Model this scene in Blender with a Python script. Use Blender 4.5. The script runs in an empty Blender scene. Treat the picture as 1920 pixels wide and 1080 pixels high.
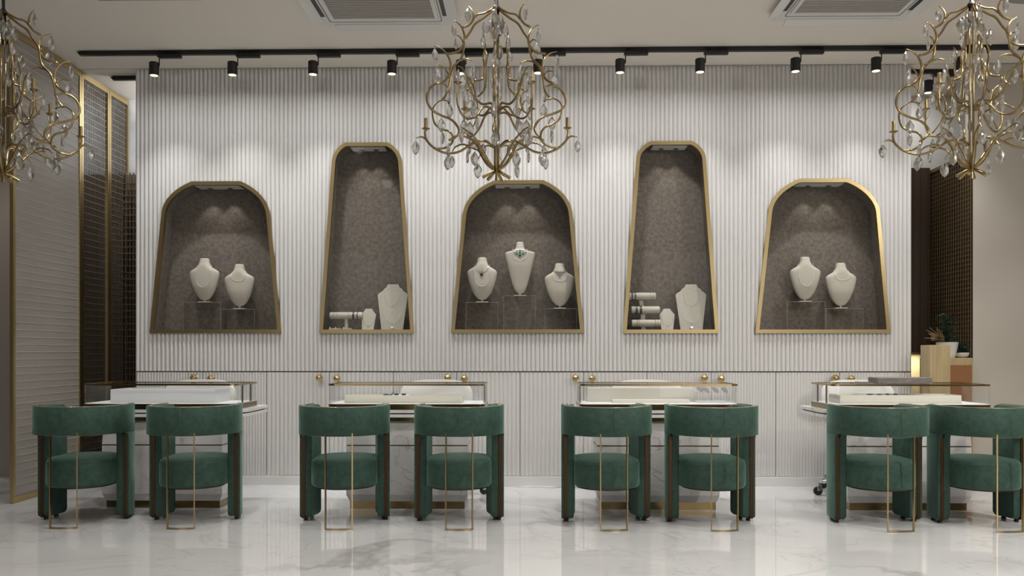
import bpy, bmesh, math, random
from mathutils import Vector, Matrix
random.seed(7)
PI = math.pi
SC = bpy.context.scene
COL = SC.collection

# ------------------------------------------------------------------ camera
FPX, HZ, CH, YAW = 1617.0, 660.0, 1.08, math.radians(1.1)
cam_d = bpy.data.cameras.new('camera')
cam_d.sensor_width = 36; cam_d.lens = FPX / 1920 * 36
cam_d.shift_y = (HZ - 540) / 1920
cam = bpy.data.objects.new('camera', cam_d); COL.objects.link(cam)
cam.location = (0, 0, CH); cam.rotation_euler = (PI/2, 0, YAW)
SC.camera = cam
CT, ST = math.cos(YAW), math.sin(YAW)
def W(px, py, Y):
    """pixel + world Y plane -> world point"""
    a = (px - 960) / FPX
    X = Y * (a*CT - ST) / (CT + a*ST)
    d = Y*CT - X*ST
    return Vector((X, Y, CH + (HZ - py) * d / FPX))
def WX(px, Y): return W(px, HZ, Y).x

YW, ZC = 6.98, 3.39          # feature wall plane, ceiling height

# ------------------------------------------------------------------ world, exposure, large lights
wd = bpy.data.worlds.new('world'); SC.world = wd; wd.use_nodes = True
wd.node_tree.nodes['Background'].inputs[0].default_value = (0.80, 0.87, 1.0, 1)
wd.node_tree.nodes['Background'].inputs[1].default_value = 0.25
SC.view_settings.view_transform = 'Standard'; SC.view_settings.look = 'None'
SC.view_settings.gamma = 1; SC.view_settings.exposure = 0.16
SC.view_settings.use_curve_mapping = False
SC.cycles.max_bounces = 8; SC.cycles.transparent_max_bounces = 16
SC.cycles.diffuse_bounces = 4; SC.cycles.glossy_bounces = 4; SC.cycles.transmission_bounces = 6
SC.cycles.caustics_reflective = False; SC.cycles.caustics_refractive = False
SC.cycles.sample_clamp_indirect = 4; SC.cycles.use_denoising = True

def area(name, loc, rot, sx, sy, power, col=(1, 1, 1), spread=PI):
    l = bpy.data.lights.new(name, 'AREA'); l.shape = 'RECTANGLE'; l.size = sx; l.size_y = sy
    l.energy = power; l.color = col; l.spread = spread
    o = bpy.data.objects.new(name, l); COL.objects.link(o); o.location = loc; o.rotation_euler = rot
    return o
def spot(name, loc, target, power, angle, blend, col=(1, 1, 1), rad=0.03):
    l = bpy.data.lights.new(name, 'SPOT'); l.energy = power; l.spot_size = math.radians(angle)
    l.spot_blend = blend; l.color = col; l.shadow_soft_size = rad
    o = bpy.data.objects.new(name, l); COL.objects.link(o); o.location = loc
    o.rotation_euler = (Vector(target) - Vector(loc)).to_track_quat('-Z', 'Y').to_euler()
    return o
# soft fill lamps added behind the camera, as if through front glazing
area('front_fill', (3.6, -3.4, 1.7), (PI/2, 0, 0), 2.6, 2.8, 34, (1, .93, .84))
area('front_fill', (-3.2, -3.4, 1.7), (PI/2, 0, 0), 1.6, 2.8, 12, (1, .93, .84))
# fill lamps added at ceiling level over the showroom, no fixtures modelled
for lx, ly, pw in ((-1.9, 2.4, 20), (1.3, 2.4, 34), (4.3, 3.2, 45), (-1.9, 4.4, 8), (2.4, 4.4, 12)):
    spot('overhead_fill', (lx, ly, ZC-.03), (lx, ly+.01, 0), pw*4, 165, 1.0, (1, .95, .88), .07)
spot('key_ceiling_lamp', (5.2, 2.4, 3.2), (.3, 5.4, .6), 230, 75, .6, (1, .97, .92), .12)

for lx, pw in ((-3.4, 55), (-1.9, 75), (-.3, 85), (1.3, 90), (2.7, 90), (4.1, 70)):  # rows of fill lamps added to brighten the floor, no fixtures modelled
    spot('floor_fill', (lx, 4.55, ZC-.02), (lx, 4.75, 0), pw*.62, 118, .8, (1, .98, .95), .06)
    spot('floor_fill', (lx, 2.6, ZC-.02), (lx, 2.8, 0), pw*.22, 118, .8, (1, .96, .91), .06)
# ------------------------------------------------------------------ materials
def nd(nt, t, **kw):
    n = nt.nodes.new(t)
    for k, v in kw.items():
        if k.startswith('i_'): n.inputs[k[2:].replace('_', ' ')].default_value = v
        else: setattr(n, k, v)
    return n
def mat(name, col=(.5, .5, .5), rough=.5, metal=0, **kw):
    m = bpy.data.materials.new(name); m.use_nodes = True
    b = m.node_tree.nodes['Principled BSDF']
    b.inputs['Base Color'].default_value = (*col, 1); b.inputs['Roughness'].default_value = rough
    b.inputs['Metallic'].default_value = metal
    for k, v in kw.items(): b.inputs[k].default_value = v
    return m
def noise_col(m, c1, c2, scale=5, detail=4, lo=.35, hi=.65, vec=None, rough=.5, dist=0):
    nt = m.node_tree; b = nt.nodes['Principled BSDF']
    tc = nd(nt, 'ShaderNodeTexCoord'); mp = nd(nt, 'ShaderNodeMapping')
    if vec: mp.inputs['Scale'].default_value = vec
    nt.links.new(tc.outputs['Object'], mp.inputs[0])
    n = nd(nt, 'ShaderNodeTexNoise'); n.inputs['Scale'].default_value = scale; n.inputs['Detail'].default_value = detail
    n.inputs['Roughness'].default_value = rough; n.inputs['Distortion'].default_value = dist
    nt.links.new(mp.outputs[0], n.inputs['Vector'])
    r = nd(nt, 'ShaderNodeValToRGB'); r.color_ramp.elements[0].position = lo; r.color_ramp.elements[1].position = hi
    r.color_ramp.elements[0].color = (*c1, 1); r.color_ramp.elements[1].color = (*c2, 1)
    nt.links.new(n.outputs[0], r.inputs[0]); nt.links.new(r.outputs[0], b.inputs['Base Color'])
    return n, r, mp
def bump(m, scale, strength, dist=.002, detail=2, vec=None, typ='noise'):
    nt = m.node_tree; b = nt.nodes['Principled BSDF']
    tc = nd(nt, 'ShaderNodeTexCoord'); mp = nd(nt, 'ShaderNodeMapping')
    if vec: mp.inputs['Scale'].default_value = vec
    nt.links.new(tc.outputs['Object'], mp.inputs[0])
    n = nd(nt, 'ShaderNodeTexNoise'); n.inputs['Scale'].default_value = scale; n.inputs['Detail'].default_value = detail
    nt.links.new(mp.outputs[0], n.inputs['Vector'])
    bp = nd(nt, 'ShaderNodeBump'); bp.inputs['Strength'].default_value = strength; bp.inputs['Distance'].default_value = dist
    nt.links.new(n.outputs[0], bp.inputs['Height']); nt.links.new(bp.outputs[0], b.inputs['Normal'])
    return bp
def marble(name, base, vein, scale, width, rough, soft=.5, cloud=(.9, .9, .9), crack=0.0, vec=(1, 1, 1), coat=0, fine=.35):
    m = mat(name, base, rough); nt = m.node_tree; b = nt.nodes['Principled BSDF']
    tc = nd(nt, 'ShaderNodeTexCoord'); mp = nd(nt, 'ShaderNodeMapping'); mp.inputs['Scale'].default_value = vec
    mp.inputs['Rotation'].default_value = (.2, .3, .6)
    nt.links.new(tc.outputs['Object'], mp.inputs[0])
    def vein_mask(sc, w, det, dist):
        n = nd(nt, 'ShaderNodeTexNoise'); n.inputs['Scale'].default_value = sc; n.inputs['Detail'].default_value = det
        n.inputs['Roughness'].default_value = .55; n.inputs['Distortion'].default_value = dist
        nt.links.new(mp.outputs[0], n.inputs['Vector'])
        s = nd(nt, 'ShaderNodeMath', operation='SUBTRACT'); s.inputs[1].default_value = .5
        a = nd(nt, 'ShaderNodeMath', operation='ABSOLUTE')
        r = nd(nt, 'ShaderNodeMapRange'); r.inputs[1].default_value = 0; r.inputs[2].default_value = w
        r.inputs[3].default_value = 1; r.inputs[4].default_value = 0
        nt.links.new(n.outputs[0], s.inputs[0]); nt.links.new(s.outputs[0], a.inputs[0]); nt.links.new(a.outputs[0], r.inputs[0])
        return r.outputs[0]
    v1 = vein_mask(scale, width, 5, .8); v2 = vein_mask(scale*2.3, width*.5, 4, 1.5)
    nm = nd(nt, 'ShaderNodeTexNoise'); nm.inputs['Scale'].default_value = scale*.8; nt.links.new(mp.outputs[0], nm.inputs['Vector'])
    rm = nd(nt, 'ShaderNodeMapRange'); rm.inputs[1].default_value = .42; rm.inputs[2].default_value = .62
    nt.links.new(nm.outputs[0], rm.inputs[0])
    mu = nd(nt, 'ShaderNodeMath', operation='MULTIPLY'); nt.links.new(v1, mu.inputs[0]); nt.links.new(rm.outputs[0], mu.inputs[1])
    mu2 = nd(nt, 'ShaderNodeMath', operation='MULTIPLY'); nt.links.new(v2, mu2.inputs[0]); mu2.inputs[1].default_value = .35
    mu2.inputs[1].default_value = fine
    ad = nd(nt, 'ShaderNodeMath', operation='MAXIMUM'); nt.links.new(mu.outputs[0], ad.inputs[0]); nt.links.new(mu2.outputs[0], ad.inputs[1])
    ms = nd(nt, 'ShaderNodeMath', operation='MULTIPLY'); ms.inputs[1].default_value = soft; nt.links.new(ad.outputs[0], ms.inputs[0])
    nc = nd(nt, 'ShaderNodeTexNoise'); nc.inputs['Scale'].default_value = scale*.6; nc.inputs['Detail'].default_value = 3
    nt.links.new(mp.outputs[0], nc.inputs['Vector'])
    cr = nd(nt, 'ShaderNodeValToRGB'); cr.color_ramp.elements[0].position = .35; cr.color_ramp.elements[1].position = .6
    cr.color_ramp.elements[0].color = (*[base[i]*cloud[i] for i in range(3)], 1); cr.color_ramp.elements[1].color = (*base, 1)
    nt.links.new(nc.outputs[0], cr.inputs[0])
    mx = nd(nt, 'ShaderNodeMix', data_type='RGBA'); nt.links.new(ms.outputs[0], mx.inputs[0])
    nt.links.new(cr.outputs[0], mx.inputs[6]); mx.inputs[7].default_value = (*vein, 1)
    nt.links.new(mx.outputs[2], b.inputs['Base Color'])
    if crack:
        bp = nd(nt, 'ShaderNodeBump'); bp.inputs['Strength'].default_value = crack; bp.inputs['Distance'].default_value = .004
        bp.invert = True
        nt.links.new(ad.outputs[0], bp.inputs['Height']); nt.links.new(bp.outputs[0], b.inputs['Normal'])
    if coat: b.inputs['Coat Weight'].default_value = coat; b.inputs['Coat Roughness'].default_value = .03
    return m
def thin_glass(name, tint=(.97, .98, .98), refl=1.0, rough=0.0):
    m = bpy.data.materials.new(name); m.use_nodes = True; nt = m.node_tree
    for n in list(nt.nodes):
        if n.type != 'OUTPUT_MATERIAL': nt.nodes.remove(n)
    out = [n for n in nt.nodes if n.type == 'OUTPUT_MATERIAL'][0]
    t = nd(nt, 'ShaderNodeBsdfTransparent'); t.inputs[0].default_value = (*tint, 1)
    g = nd(nt, 'ShaderNodeBsdfGlossy'); g.inputs['Roughness'].default_value = rough
    lw = nd(nt, 'ShaderNodeLayerWeight'); f = nd(nt, 'ShaderNodeMath', operation='POWER'); f.inputs[1].default_value = 5
    nt.links.new(lw.outputs['Facing'], f.inputs[0])
    ma = nd(nt, 'ShaderNodeMath', operation='MULTIPLY_ADD'); ma.inputs[1].default_value = .92; ma.inputs[2].default_value = .035
    nt.links.new(f.outputs[0], ma.inputs[0]); f = ma
    mu = nd(nt, 'ShaderNodeMath', operation='MULTIPLY'); mu.inputs[1].default_value = refl; mu.use_clamp = True
    mx = nd(nt, 'ShaderNodeMixShader')
    nt.links.new(f.outputs[0], mu.inputs[0]); nt.links.new(mu.outputs[0], mx.inputs[0])
    nt.links.new(t.outputs[0], mx.inputs[1]); nt.links.new(g.outputs[0], mx.inputs[2]); nt.links.new(mx.outputs[0], out.inputs[0])
    return m
def emit(name, col, s):
    m = bpy.data.materials.new(name); m.use_nodes = True; b = m.node_tree.nodes['Principled BSDF']
    b.inputs['Base Color'].default_value = (*col, 1); b.inputs['Emission Color'].default_value = (*col, 1); b.inputs['Emission Strength'].default_value = s
    return m

M = {}
M['wall'] = mat('fluted_plaster', (.64, .625, .605), .55)
M['door'] = mat('fluted_door_paint', (.63, .615, .595), .5)
M['gap'] = mat('gap_shadow_board', (.22, .20, .175), .8)
M['ceiling'] = mat('ceiling_paint', (.77, .71, .63), .8)
M['beige'] = mat('beige_plaster', (.56, .52, .46), .75)
noise_col(M['beige'], (.46, .42, .36), (.53, .49, .43), 1.2, 2)
M['brown'] = mat('taupe_plaster', (.30, .265, .235), .75)
M['base'] = mat('baseboard_paint', (.70, .69, .67), .4)
M['brass'] = mat('brushed_brass', (.44, .325, .165), .2, 1.0); bump(M['brass'], 60, .12, .001, 2, (1, 1, 12))
M['brass_frame'] = mat('satin_brass', (.54, .42, .215), .30, 1.0); bump(M['brass_frame'], 40, .15, .001, 3, (8, 1, 1))
M['brass_dark'] = mat('dim_reflection_brass', (.25, .18, .085), .22, 1.0)  # brass darkened in colour to stand for the dark room it mirrors
M['brass_lit'] = mat('bright_reflection_brass', (.74, .64, .46), .22, 1.0)  # brass made paler, the bright ceiling reflection put into its colour
M['knob'] = mat('polished_brass', (.62, .46, .20), .12, 1.0)
M['antique'] = mat('antique_brass', (.33, .245, .12), .26, 1.0); bump(M['antique'], 90, .25, .001, 2)
M['bronze'] = mat('dark_bronze', (.075, .043, .024), .35, 1.0)
M['velvet'] = mat('green_velvet', (.03, .09, .065), .75)
noise_col(M['velvet'], (.007, .024, .016), (.032, .085, .060), 22, 8, .30, .70, rough=.8)
bv = M['velvet'].node_tree.nodes['Principled BSDF']
bv.inputs['Sheen Weight'].default_value = .5; bv.inputs['Sheen Roughness'].default_value = .35; bv.inputs['Sheen Tint'].default_value = (.42, .72, .58, 1)
bump(M['velvet'], 500, .25, .001, 2)
M['piping'] = mat('green_piping', (.028, .085, .06), .7)
M['black'] = mat('black_metal', (.006, .006, .006), .45)
M['rubber'] = mat('black_rubber', (.01, .01, .01), .5)
M['white'] = mat('white_lacquer', (.66, .66, .66), .35)
M['deck'] = mat('white_velour_deck', (.74, .74, .74), .6)
M['tray'] = mat('cream_leatherette', (.60, .575, .51), .6)
M['acwhite'] = mat('white_plastic', (.66, .65, .62), .45)
M['acslat'] = mat('warm_grey_slat', (.42, .39, .35), .6)
M['acgrey'] = mat('grey_grille', (.30, .28, .25), .6)
M['chrome'] = mat('chrome', (.7, .7, .7), .15, 1.0)
M['leather'] = mat('white_leather', (.80, .78, .74), .45)
M['linen'] = mat('linen_cream', (.68, .64, .56), .8)
noise_col(M['linen'], (.47, .425, .35), (.56, .51, .43), 260, 3, .35, .65, (1, 1, .8)); bump(M['linen'], 400, .3, .001)
M['board'] = mat('linen_board', (.64, .61, .53), .8); noise_col(M['board'], (.48, .44, .365), (.55, .51, .43), 200, 3, .35, .65, (.4, 1, 1))
M['niche'] = mat('taupe_suede', (.2, .17, .15), .9)
n_, r_, mp_ = noise_col(M['niche'], (.112, .092, .074), (.205, .173, .144), 36, 9, .35, .65, rough=.7)
bump(M['niche'], 25, .5, .004, 6)
M['floor'] = marble('white_marble_floor', (.70, .70, .70), (.22, .21, .20), .50, .026, .012, .9, (.88, .88, .88), fine=.22)
M['floor'].node_tree.nodes['Principled BSDF'].inputs['IOR'].default_value = 2.9
M['marble'] = marble('veined_marble', (.66, .64, .62), (.34, .27, .20), 2.2, .012, .3, .8, (.88, .88, .88), crack=.9, vec=(1, 1, 1.4))
M['slab'] = marble('marble_slab', (.78, .77, .75), (.40, .33, .26), 3.0, .02, .2, .7, (.92, .92, .92))
M['glass'] = thin_glass('clear_glass', (.985, .99, .99), .7)
M['niche_glass'] = thin_glass('niche_glass', (.98, .985, .985), .14)
M['acrylic'] = thin_glass('clear_acrylic', (.965, .965, .96), .4)
M['edge'] = mat('acrylic_edge', (.30, .26, .22), .2, **{'Alpha': .55})
M['crystal'] = mat('cut_crystal', (.78, .77, .74), .2, **{'Transmission Weight': 1.0, 'IOR': 1.5})
M['lens'] = emit('lamp_lens', (1, .86, .62), 1.15)
M['pearl'] = mat('pearl', (.93, .94, .97), .25)
M['silver'] = mat('silver', (.75, .75, .78), .2, 1.0)
M['gunmetal'] = mat('gunmetal', (.10, .095, .09), .3, 1.0)
M['emerald'] = mat('emerald', (.015, .12, .075), .1)
M['gold'] = mat('yellow_gold', (.75, .48, .10), .2, 1.0)
M['stone'] = mat('grey_stone', (.18, .16, .145), .6); noise_col(M['stone'], (.13, .112, .10), (.23, .205, .185), 22, 6, .3, .7, (1, 3, 3), .6, .6)
M['wood'] = mat('dark_wood', (.045, .026, .013), .5)
M['lattice'] = mat('bronze_lattice', (.20, .14, .07), .45, .3)
M['wire'] = mat('tan_wire', (.50, .44, .36), .5)
M['lattice_dark'] = mat('dark_lattice', (.085, .065, .045), .5, .3)
M['goldbox'] = mat('gold_wood_veneer', (.40, .30, .16), .3); noise_col(M['goldbox'], (.36, .27, .14), (.48, .38, .21), 6, 3, .3, .7, (8, 8, .4))
M['copper'] = mat('copper_panel', (.30, .14, .06), .4, .3)
M['leaf'] = mat('plant_leaf', (.012, .045, .028), .5)
M['drygrass'] = mat('dry_grass', (.22, .15, .07), .8)
M['pot'] = mat('white_ceramic', (.70, .69, .67), .3)
M['plasterback'] = marble('grey_plaster', (.50, .50, .50), (.22, .22, .22), 1.6, .12, .4, .6, (.55, .56, .58))
M['pale'] = mat('pale_plaster', (.62, .62, .61), .7)
# textured laminate between glass sheets
m = bpy.data.materials.new('laminated_mesh_glass'); m.use_nodes = True; nt = m.node_tree
b = nt.nodes['Principled BSDF']; b.inputs['Roughness'].default_value = .35
n, r, mp = noise_col(m, (.30, .27, .24), (.58, .54, .49), 110, 6, .3, .7, (1, 1, 3), .8)
b.inputs['Alpha'].default_value = .62
M['laminate'] = m

# ------------------------------------------------------------------ geometry helpers
def new(): return bmesh.new()
def empty(name, loc, rz=0):
    o = bpy.data.objects.new(name, None); COL.objects.link(o); o.location = loc; o.rotation_euler = (0, 0, rz)
    o.empty_display_size = .1; return o
def fin(name, bm, mt, parent=None, smooth=False, angle=None):
    me = bpy.data.meshes.new(name)
    bmesh.ops.recalc_face_normals(bm, faces=bm.faces)
    bm.to_mesh(me); bm.free(); me.materials.append(M[mt] if isinstance(mt, str) else mt)
    if smooth:
        for p in me.polygons: p.use_smooth = True
    if angle is not None:
        me.set_sharp_from_angle(angle=math.radians(angle))
    o = bpy.data.objects.new(name, me); COL.objects.link(o)
    if parent: o.parent = parent
    return o
def tag(o, label=None, cat=None, group=None, kind=None):
    if label: o['label'] = label
    if cat: o['category'] = cat
    if group: o['group'] = group
    if kind: o['kind'] = kind
    return o
def struct(name, bm, mt, label=None, **k):
    o = fin(name, bm, mt, **k); o['kind'] = 'structure'
    if label: o['label'] = label
    return o
def thing(name, loc, label, cat, group=None, rz=0):
    return tag(empty(name, loc, rz), label, cat, group)
def copy_tree(o, parent=None):
    c = o.copy(); COL.objects.link(c)
    if parent: c.parent = parent
    for ch in list(o.children): copy_tree(ch, c)
    return c
def box(bm, x0, x1, y0, y1, z0, z1, bev=0, seg=2):
    vs = [bm.verts.new(p) for p in ((x0,y0,z0),(x1,y0,z0),(x1,y1,z0),(x0,y1,z0),(x0,y0,z1),(x1,y0,z1),(x1,y1,z1),(x0,y1,z1))]
    fs = [bm.faces.new([vs[i] for i in f]) for f in ((3,2,1,0),(4,5,6,7),(0,1,5,4),(1,2,6,5),(2,3,7,6),(3,0,4,7))]
    if bev:
        es = list({e for f in fs for e in f.edges})
        bmesh.ops.bevel(bm, geom=es, offset=bev, segments=seg, affect='EDGES', profile=.5)
    return vs
def prism(bm, pts, a0, a1, axis='z', bev=0):
    """extrude polygon pts (2D) between a0,a1 along axis. axis z: pts=(x,y); y: pts=(x,z); x: pts=(y,z)"""
    def P(p, a):
        return {'z': (p[0], p[1], a), 'y': (p[0], a, p[1]), 'x': (a, p[0], p[1])}[axis]
    A = [bm.verts.new(P(p, a0)) for p in pts]; B = [bm.verts.new(P(p, a1)) for p in pts]
    n = len(pts)
    fs = [bm.faces.new(A[::-1]), bm.faces.new(B)]
    for i in range(n): bm.faces.new((A[i], A[(i+1)%n], B[(i+1)%n], B[i]))
    if bev:
        es = [e for f in fs for e in f.edges]
        bmesh.ops.bevel(bm, geom=es, offset=bev, segments=2, affect='EDGES', profile=.5)
def rrect(x0, x1, y0, y1, r, n=6, corners=(1,1,1,1)):
    """rounded rectangle points CCW; corners: (x0y0, x1y0, x1y1, x0y1)"""
    out = []
    for (cx, cy, a0, c, px, py) in ((x0+r, y0+r, PI, corners[0], x0, y0), (x1-r, y0+r, 1.5*PI, corners[1], x1, y0), (x1-r, y1-r, 0, corners[2], x1, y1), (x0+r, y1-r, .5*PI, corners[3], x0, y1)):
        if not c: out.append((px, py)); continue
        for i in range(n+1):
            a = a0 + .5*PI*i/n; out.append((cx + r*math.cos(a), cy + r*math.sin(a)))
    return out
def ring_prism(bm, outer, inner, a0, a1, axis='z'):
    def P(p, a):
        return {'z': (p[0], p[1], a), 'y': (p[0], a, p[1]), 'x': (a, p[0], p[1])}[axis]
    n = len(outer)
    O0 = [bm.verts.new(P(p, a0)) for p in outer]; O1 = [bm.verts.new(P(p, a1)) for p in outer]
    I0 = [bm.verts.new(P(p, a0)) for p in inner]; I1 = [bm.verts.new(P(p, a1)) for p in inner]
    for i in range(n):
        j = (i+1) % n
        bm.faces.new((O0[i], O0[j], O1[j], O1[i])); bm.faces.new((I0[j], I0[i], I1[i], I1[j]))
        bm.faces.new((O1[i], O1[j], I1[j], I1[i])); bm.faces.new((O0[j], O0[i], I0[i], I0[j]))
def inset(pts, w):
    """offset closed CCW polygon inward by w"""
    n = len(pts); out = []
    for i in range(n):
        a, b_, c = Vector(pts[i-1]), Vector(pts[i]), Vector(pts[(i+1) % n])
        d1 = (b_-a).normalized(); d2 = (c-b_).normalized()
        n1 = Vector((-d1.y, d1.x)); n2 = Vector((-d2.y, d2.x))
        m_ = (n1+n2); m_ = m_/max(m_.length, 1e-6); k = w/max(.3, m_.dot(n1))
        out.append((b_.x+m_.x*k, b_.y+m_.y*k))
    return out
def tube(bm, pts, r, seg=8, r1=None, caps=True, rads=None):
    pts = [Vector(p) for p in pts]; n = len(pts)
    rings = []; up = Vector((0, 0, 1)); prev = None
    for i, p in enumerate(pts):
        t = (pts[min(i+1, n-1)] - pts[max(i-1, 0)]).normalized()
        if prev is None:
            u = up if abs(t.z) < .95 else Vector((1, 0, 0))
            a = t.cross(u).normalized()
        else:
            a = (prev - t*prev.dot(t)).normalized()
        prev = a; b_ = t.cross(a)
        rr = rads[i] if rads else (r if r1 is None else r + (r1-r)*i/(n-1))
        rings.append([bm.verts.new(p + (a*math.cos(2*PI*k/seg) + b_*math.sin(2*PI*k/seg))*rr) for k in range(seg)])
    for i in range(n-1):
        for k in range(seg):
            bm.faces.new((rings[i][k], rings[i][(k+1)%seg], rings[i+1][(k+1)%seg], rings[i+1][k]))
    if caps: bm.faces.new(rings[0][::-1]); bm.faces.new(rings[-1])
def catmull(P, sub=5):
    P = [Vector(p) for p in P]; out = []
    for i in range(len(P)-1):
        p0 = P[max(i-1, 0)]; p1 = P[i]; p2 = P[i+1]; p3 = P[min(i+2, len(P)-1)]
        for k in range(sub):
            t = k/sub
            out.append(.5*((2*p1) + (p2-p0)*t + (2*p0-5*p1+4*p2-p3)*t*t + (3*p1-p0-3*p2+p3)*t**3))
    out.append(P[-1]); return out
def lathe(bm, prof, cx=0, cy=0, z0=0, seg=24, axis='z'):
    rings = []
    for (r, z) in prof:
        ring = []
        for k in range(seg):
            a = 2*PI*k/seg; c, s = r*math.cos(a), r*math.sin(a)
            if axis == 'z': p = (cx+c, cy+s, z0+z)
            elif axis == 'y': p = (cx+c, cy+z, z0+s)
            else: p = (cx+z, cy+c, z0+s)
            ring.append(bm.verts.new(p))
        rings.append(ring)
    for i in range(len(rings)-1):
        for k in range(seg):
            bm.faces.new((rings[i][k], rings[i][(k+1)%seg], rings[i+1][(k+1)%seg], rings[i+1][k]))
    bm.faces.new(rings[0][::-1]); bm.faces.new(rings[-1])
def sphere_prof(r, n=10): return [(max(r*math.sin(PI*i/n), .0004), -r*math.cos(PI*i/n)) for i in range(n+1)]
def bead(bm, c, r, seg=6, rn=4):
    lathe(bm, [(max(r*math.sin(PI*i/rn), .0002), -r*math.cos(PI*i/rn)) for i in range(rn+1)], c[0], c[1], c[2], seg)

# ------------------------------------------------------------------ setting
XL, XR = WX(253, YW), WX(1710, YW)          # ends of the fluted wall
XS, XP = -3.675, 3.56                        # left screen plane, start of right beige wall
YB = 7.85                                   # back wall of the room behind
bm = new(); box(bm, -7.5, 7.5, -4, YB+.2, -.1, 0); struct('floor', bm, 'floor', 'polished white marble floor with grey veins')
bm = new(); box(bm, -7.5, 7.5, -4, YW-.01, ZC, ZC+.1); struct('ceiling', bm, 'ceiling', 'plain warm white ceiling above the tables')
bm = new(); box(bm, -7.5, 7.5, YW+.012, YB+.2, ZC, ZC+.1); struct('ceiling', bm, 'ceiling', 'ceiling strip behind the fluted wall')
bm = new(); box(bm, -7.5, -7.4, -4, YB+.2, 0, ZC); struct('wall_left', bm, 'brown')
bm = new(); box(bm, 7.4, 7.5, -4, YB+.2, 0, ZC); struct('wall_right', bm, 'beige')
bm = new()
for x0, x1 in ((-7.5, -4.5), (-1.9, -.9), (1.7, 2.1), (5.1, 7.5)): box(bm, x0, x1, -4.1, -4, 0, ZC)
box(bm, -7.5, 7.5, -4.1, -4, 3.15, ZC)
struct('wall_front', bm, 'wood')
bm = new(); box(bm, XP, 7.5, YW, YW+.12, 0, ZC); struct('wall_right_return', bm, 'beige', 'plain beige wall at the right of the passage')
bm = new(); box(bm, -7.5, -4.12, 7.4, 7.5, 0, ZC); struct('wall_left_return', bm, 'brown', 'plain taupe wall beyond the glass screen')
ZT = 2.71
bm = new(); box(bm, -4.8, 0, YB, YB+.1, ZT, ZC); struct('wall_back_upper', bm, 'plasterback', 'grey clouded plaster band high on the back wall')
bm = new(); box(bm, 0, 7.5, YB, YB+.1, ZT, ZC); struct('wall_back_right_upper', bm, 'pale', 'pale band high on the back wall at right')
bm = new(); box(bm, -4.8, 2.6, YB, YB+.1, 0, ZT); struct('wall_back', bm, 'wood', 'dark brown lower back wall')
bm = new(); box(bm, 2.6, 7.5, YB, YB+.1, 0, ZT); struct('wall_back_right', bm, 'beige')

# niches: outer frame outlines in photo pixels (left-bottom, left shoulder, top-left, top-right, right shoulder, right-bottom)
NPX = [
 [(281.3,624.8),(303.9,400),(360.8,340.6),(451.2,340.2),(507,403),(528.3,624.8)],
 [(598.8,624.9),(622.6,304),(648.6,268),(726.3,267.3),(754,304),(776.8,624.9)],
 [(845.4,624.6),(867.5,403),(927.7,338.4),(1018,338.4),(1073.5,401),(1095,624.6)],
 [(1167.3,624.9),(1192.6,298),(1220.4,265),(1296.3,265),(1323.3,299),(1347.5,624.9)],
 [(1415.4,624.8),(1440,397),(1497.8,335.4),(1588.3,335.4),(1649,400),(1669,624.8)]]
def niche_outline(k):
    P = [Vector((W(x, y, YW).x, W(x, y, YW).z)) for x, y in NPX[k]]
    zb = (P[0].y+P[5].y)/2; P[0].y = P[5].y = zb
    zt = (P[2].y+P[3].y)/2; P[2].y = P[3].y = zt
    def bez(a, ca, cb, b_, n=14):
        return [(a*(1-t)**3 + ca*3*t*(1-t)**2 + cb*3*t*t*(1-t) + b_*t**3) for t in [i/n for i in range(n+1)]]
    # left shoulder: tangent along side, arrives at the top nearly flat
    dl = (P[1]-P[0]).normalized(); dr = (P[4]-P[5]).normalized()
    L = (P[2]-P[1]).length; R = (P[3]-P[4]).length
    left = bez(P[1], P[1]+dl*L*.36, P[2]-Vector((.93, .36))*L*.34, P[2])
    right = bez(P[3], P[3]+Vector((.93, -.36))*R*.34, P[4]+dr*R*.36, P[4])
    pts = [P[0], P[5]] + right[::-1] + left[::-1]      # CCW: bottom-left, bottom-right, up right side, over top, down left
    return [(p.x, p.y) for p in pts]
NOUT = [niche_outline(k) for k in range(5)]
FW = .030
NIN = [inset(o, FW) for o in NOUT]
NHOLE = [inset(o, .014) for o in NOUT]

def hole_range(poly, x):
    zs = []
    n = len(poly)
    for i in range(n):
        a, b_ = poly[i], poly[(i+1) % n]
        if (a[0]-x)*(b_[0]-x) <= 0 and abs(a[0]-b_[0]) > 1e-9:
            t = (x-a[0])/(b_[0]-a[0]); zs.append(a[1]+t*(b_[1]-a[1]))
    return (min(zs), max(zs)) if len(zs) >= 2 else None

def flute_y(u, amp): return -amp * (.5-.5*math.cos(2*PI*u)) ** .42
ZSEAM = W(960, 697, YW).z
ZB0 = .0
PITCH = (XR-XL)/181
bm = new()
xs = []
for i in range(181):
    for k in range(9): xs.append((XL + (i+k/9)*PITCH, k/9))
xs.append((XR, 1.0))
extra = []
for h in NHOLE:
    x0 = min(p[0] for p in h); x1 = max(p[0] for p in h)
    for e in (x0-1e-4, x0+1e-4, x1-1e-4, x1+1e-4): extra.append((e, ((e-XL)/PITCH) % 1))
xs = sorted(xs + extra)
AMP = .015
cols = []
for x, u in xs:
    y = YW + AMP + flute_y(u, AMP)
    segs = [(ZSEAM+.004, ZC)]
    hr = None
    for h in NHOLE:
        r = hole_range(h, x)
        if r: hr = r
    cols.append((x, y, hr))
zlo, zhi = ZSEAM+.004, ZC
def V(x, y, z): return bm.verts.new((x, y, z))
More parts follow.
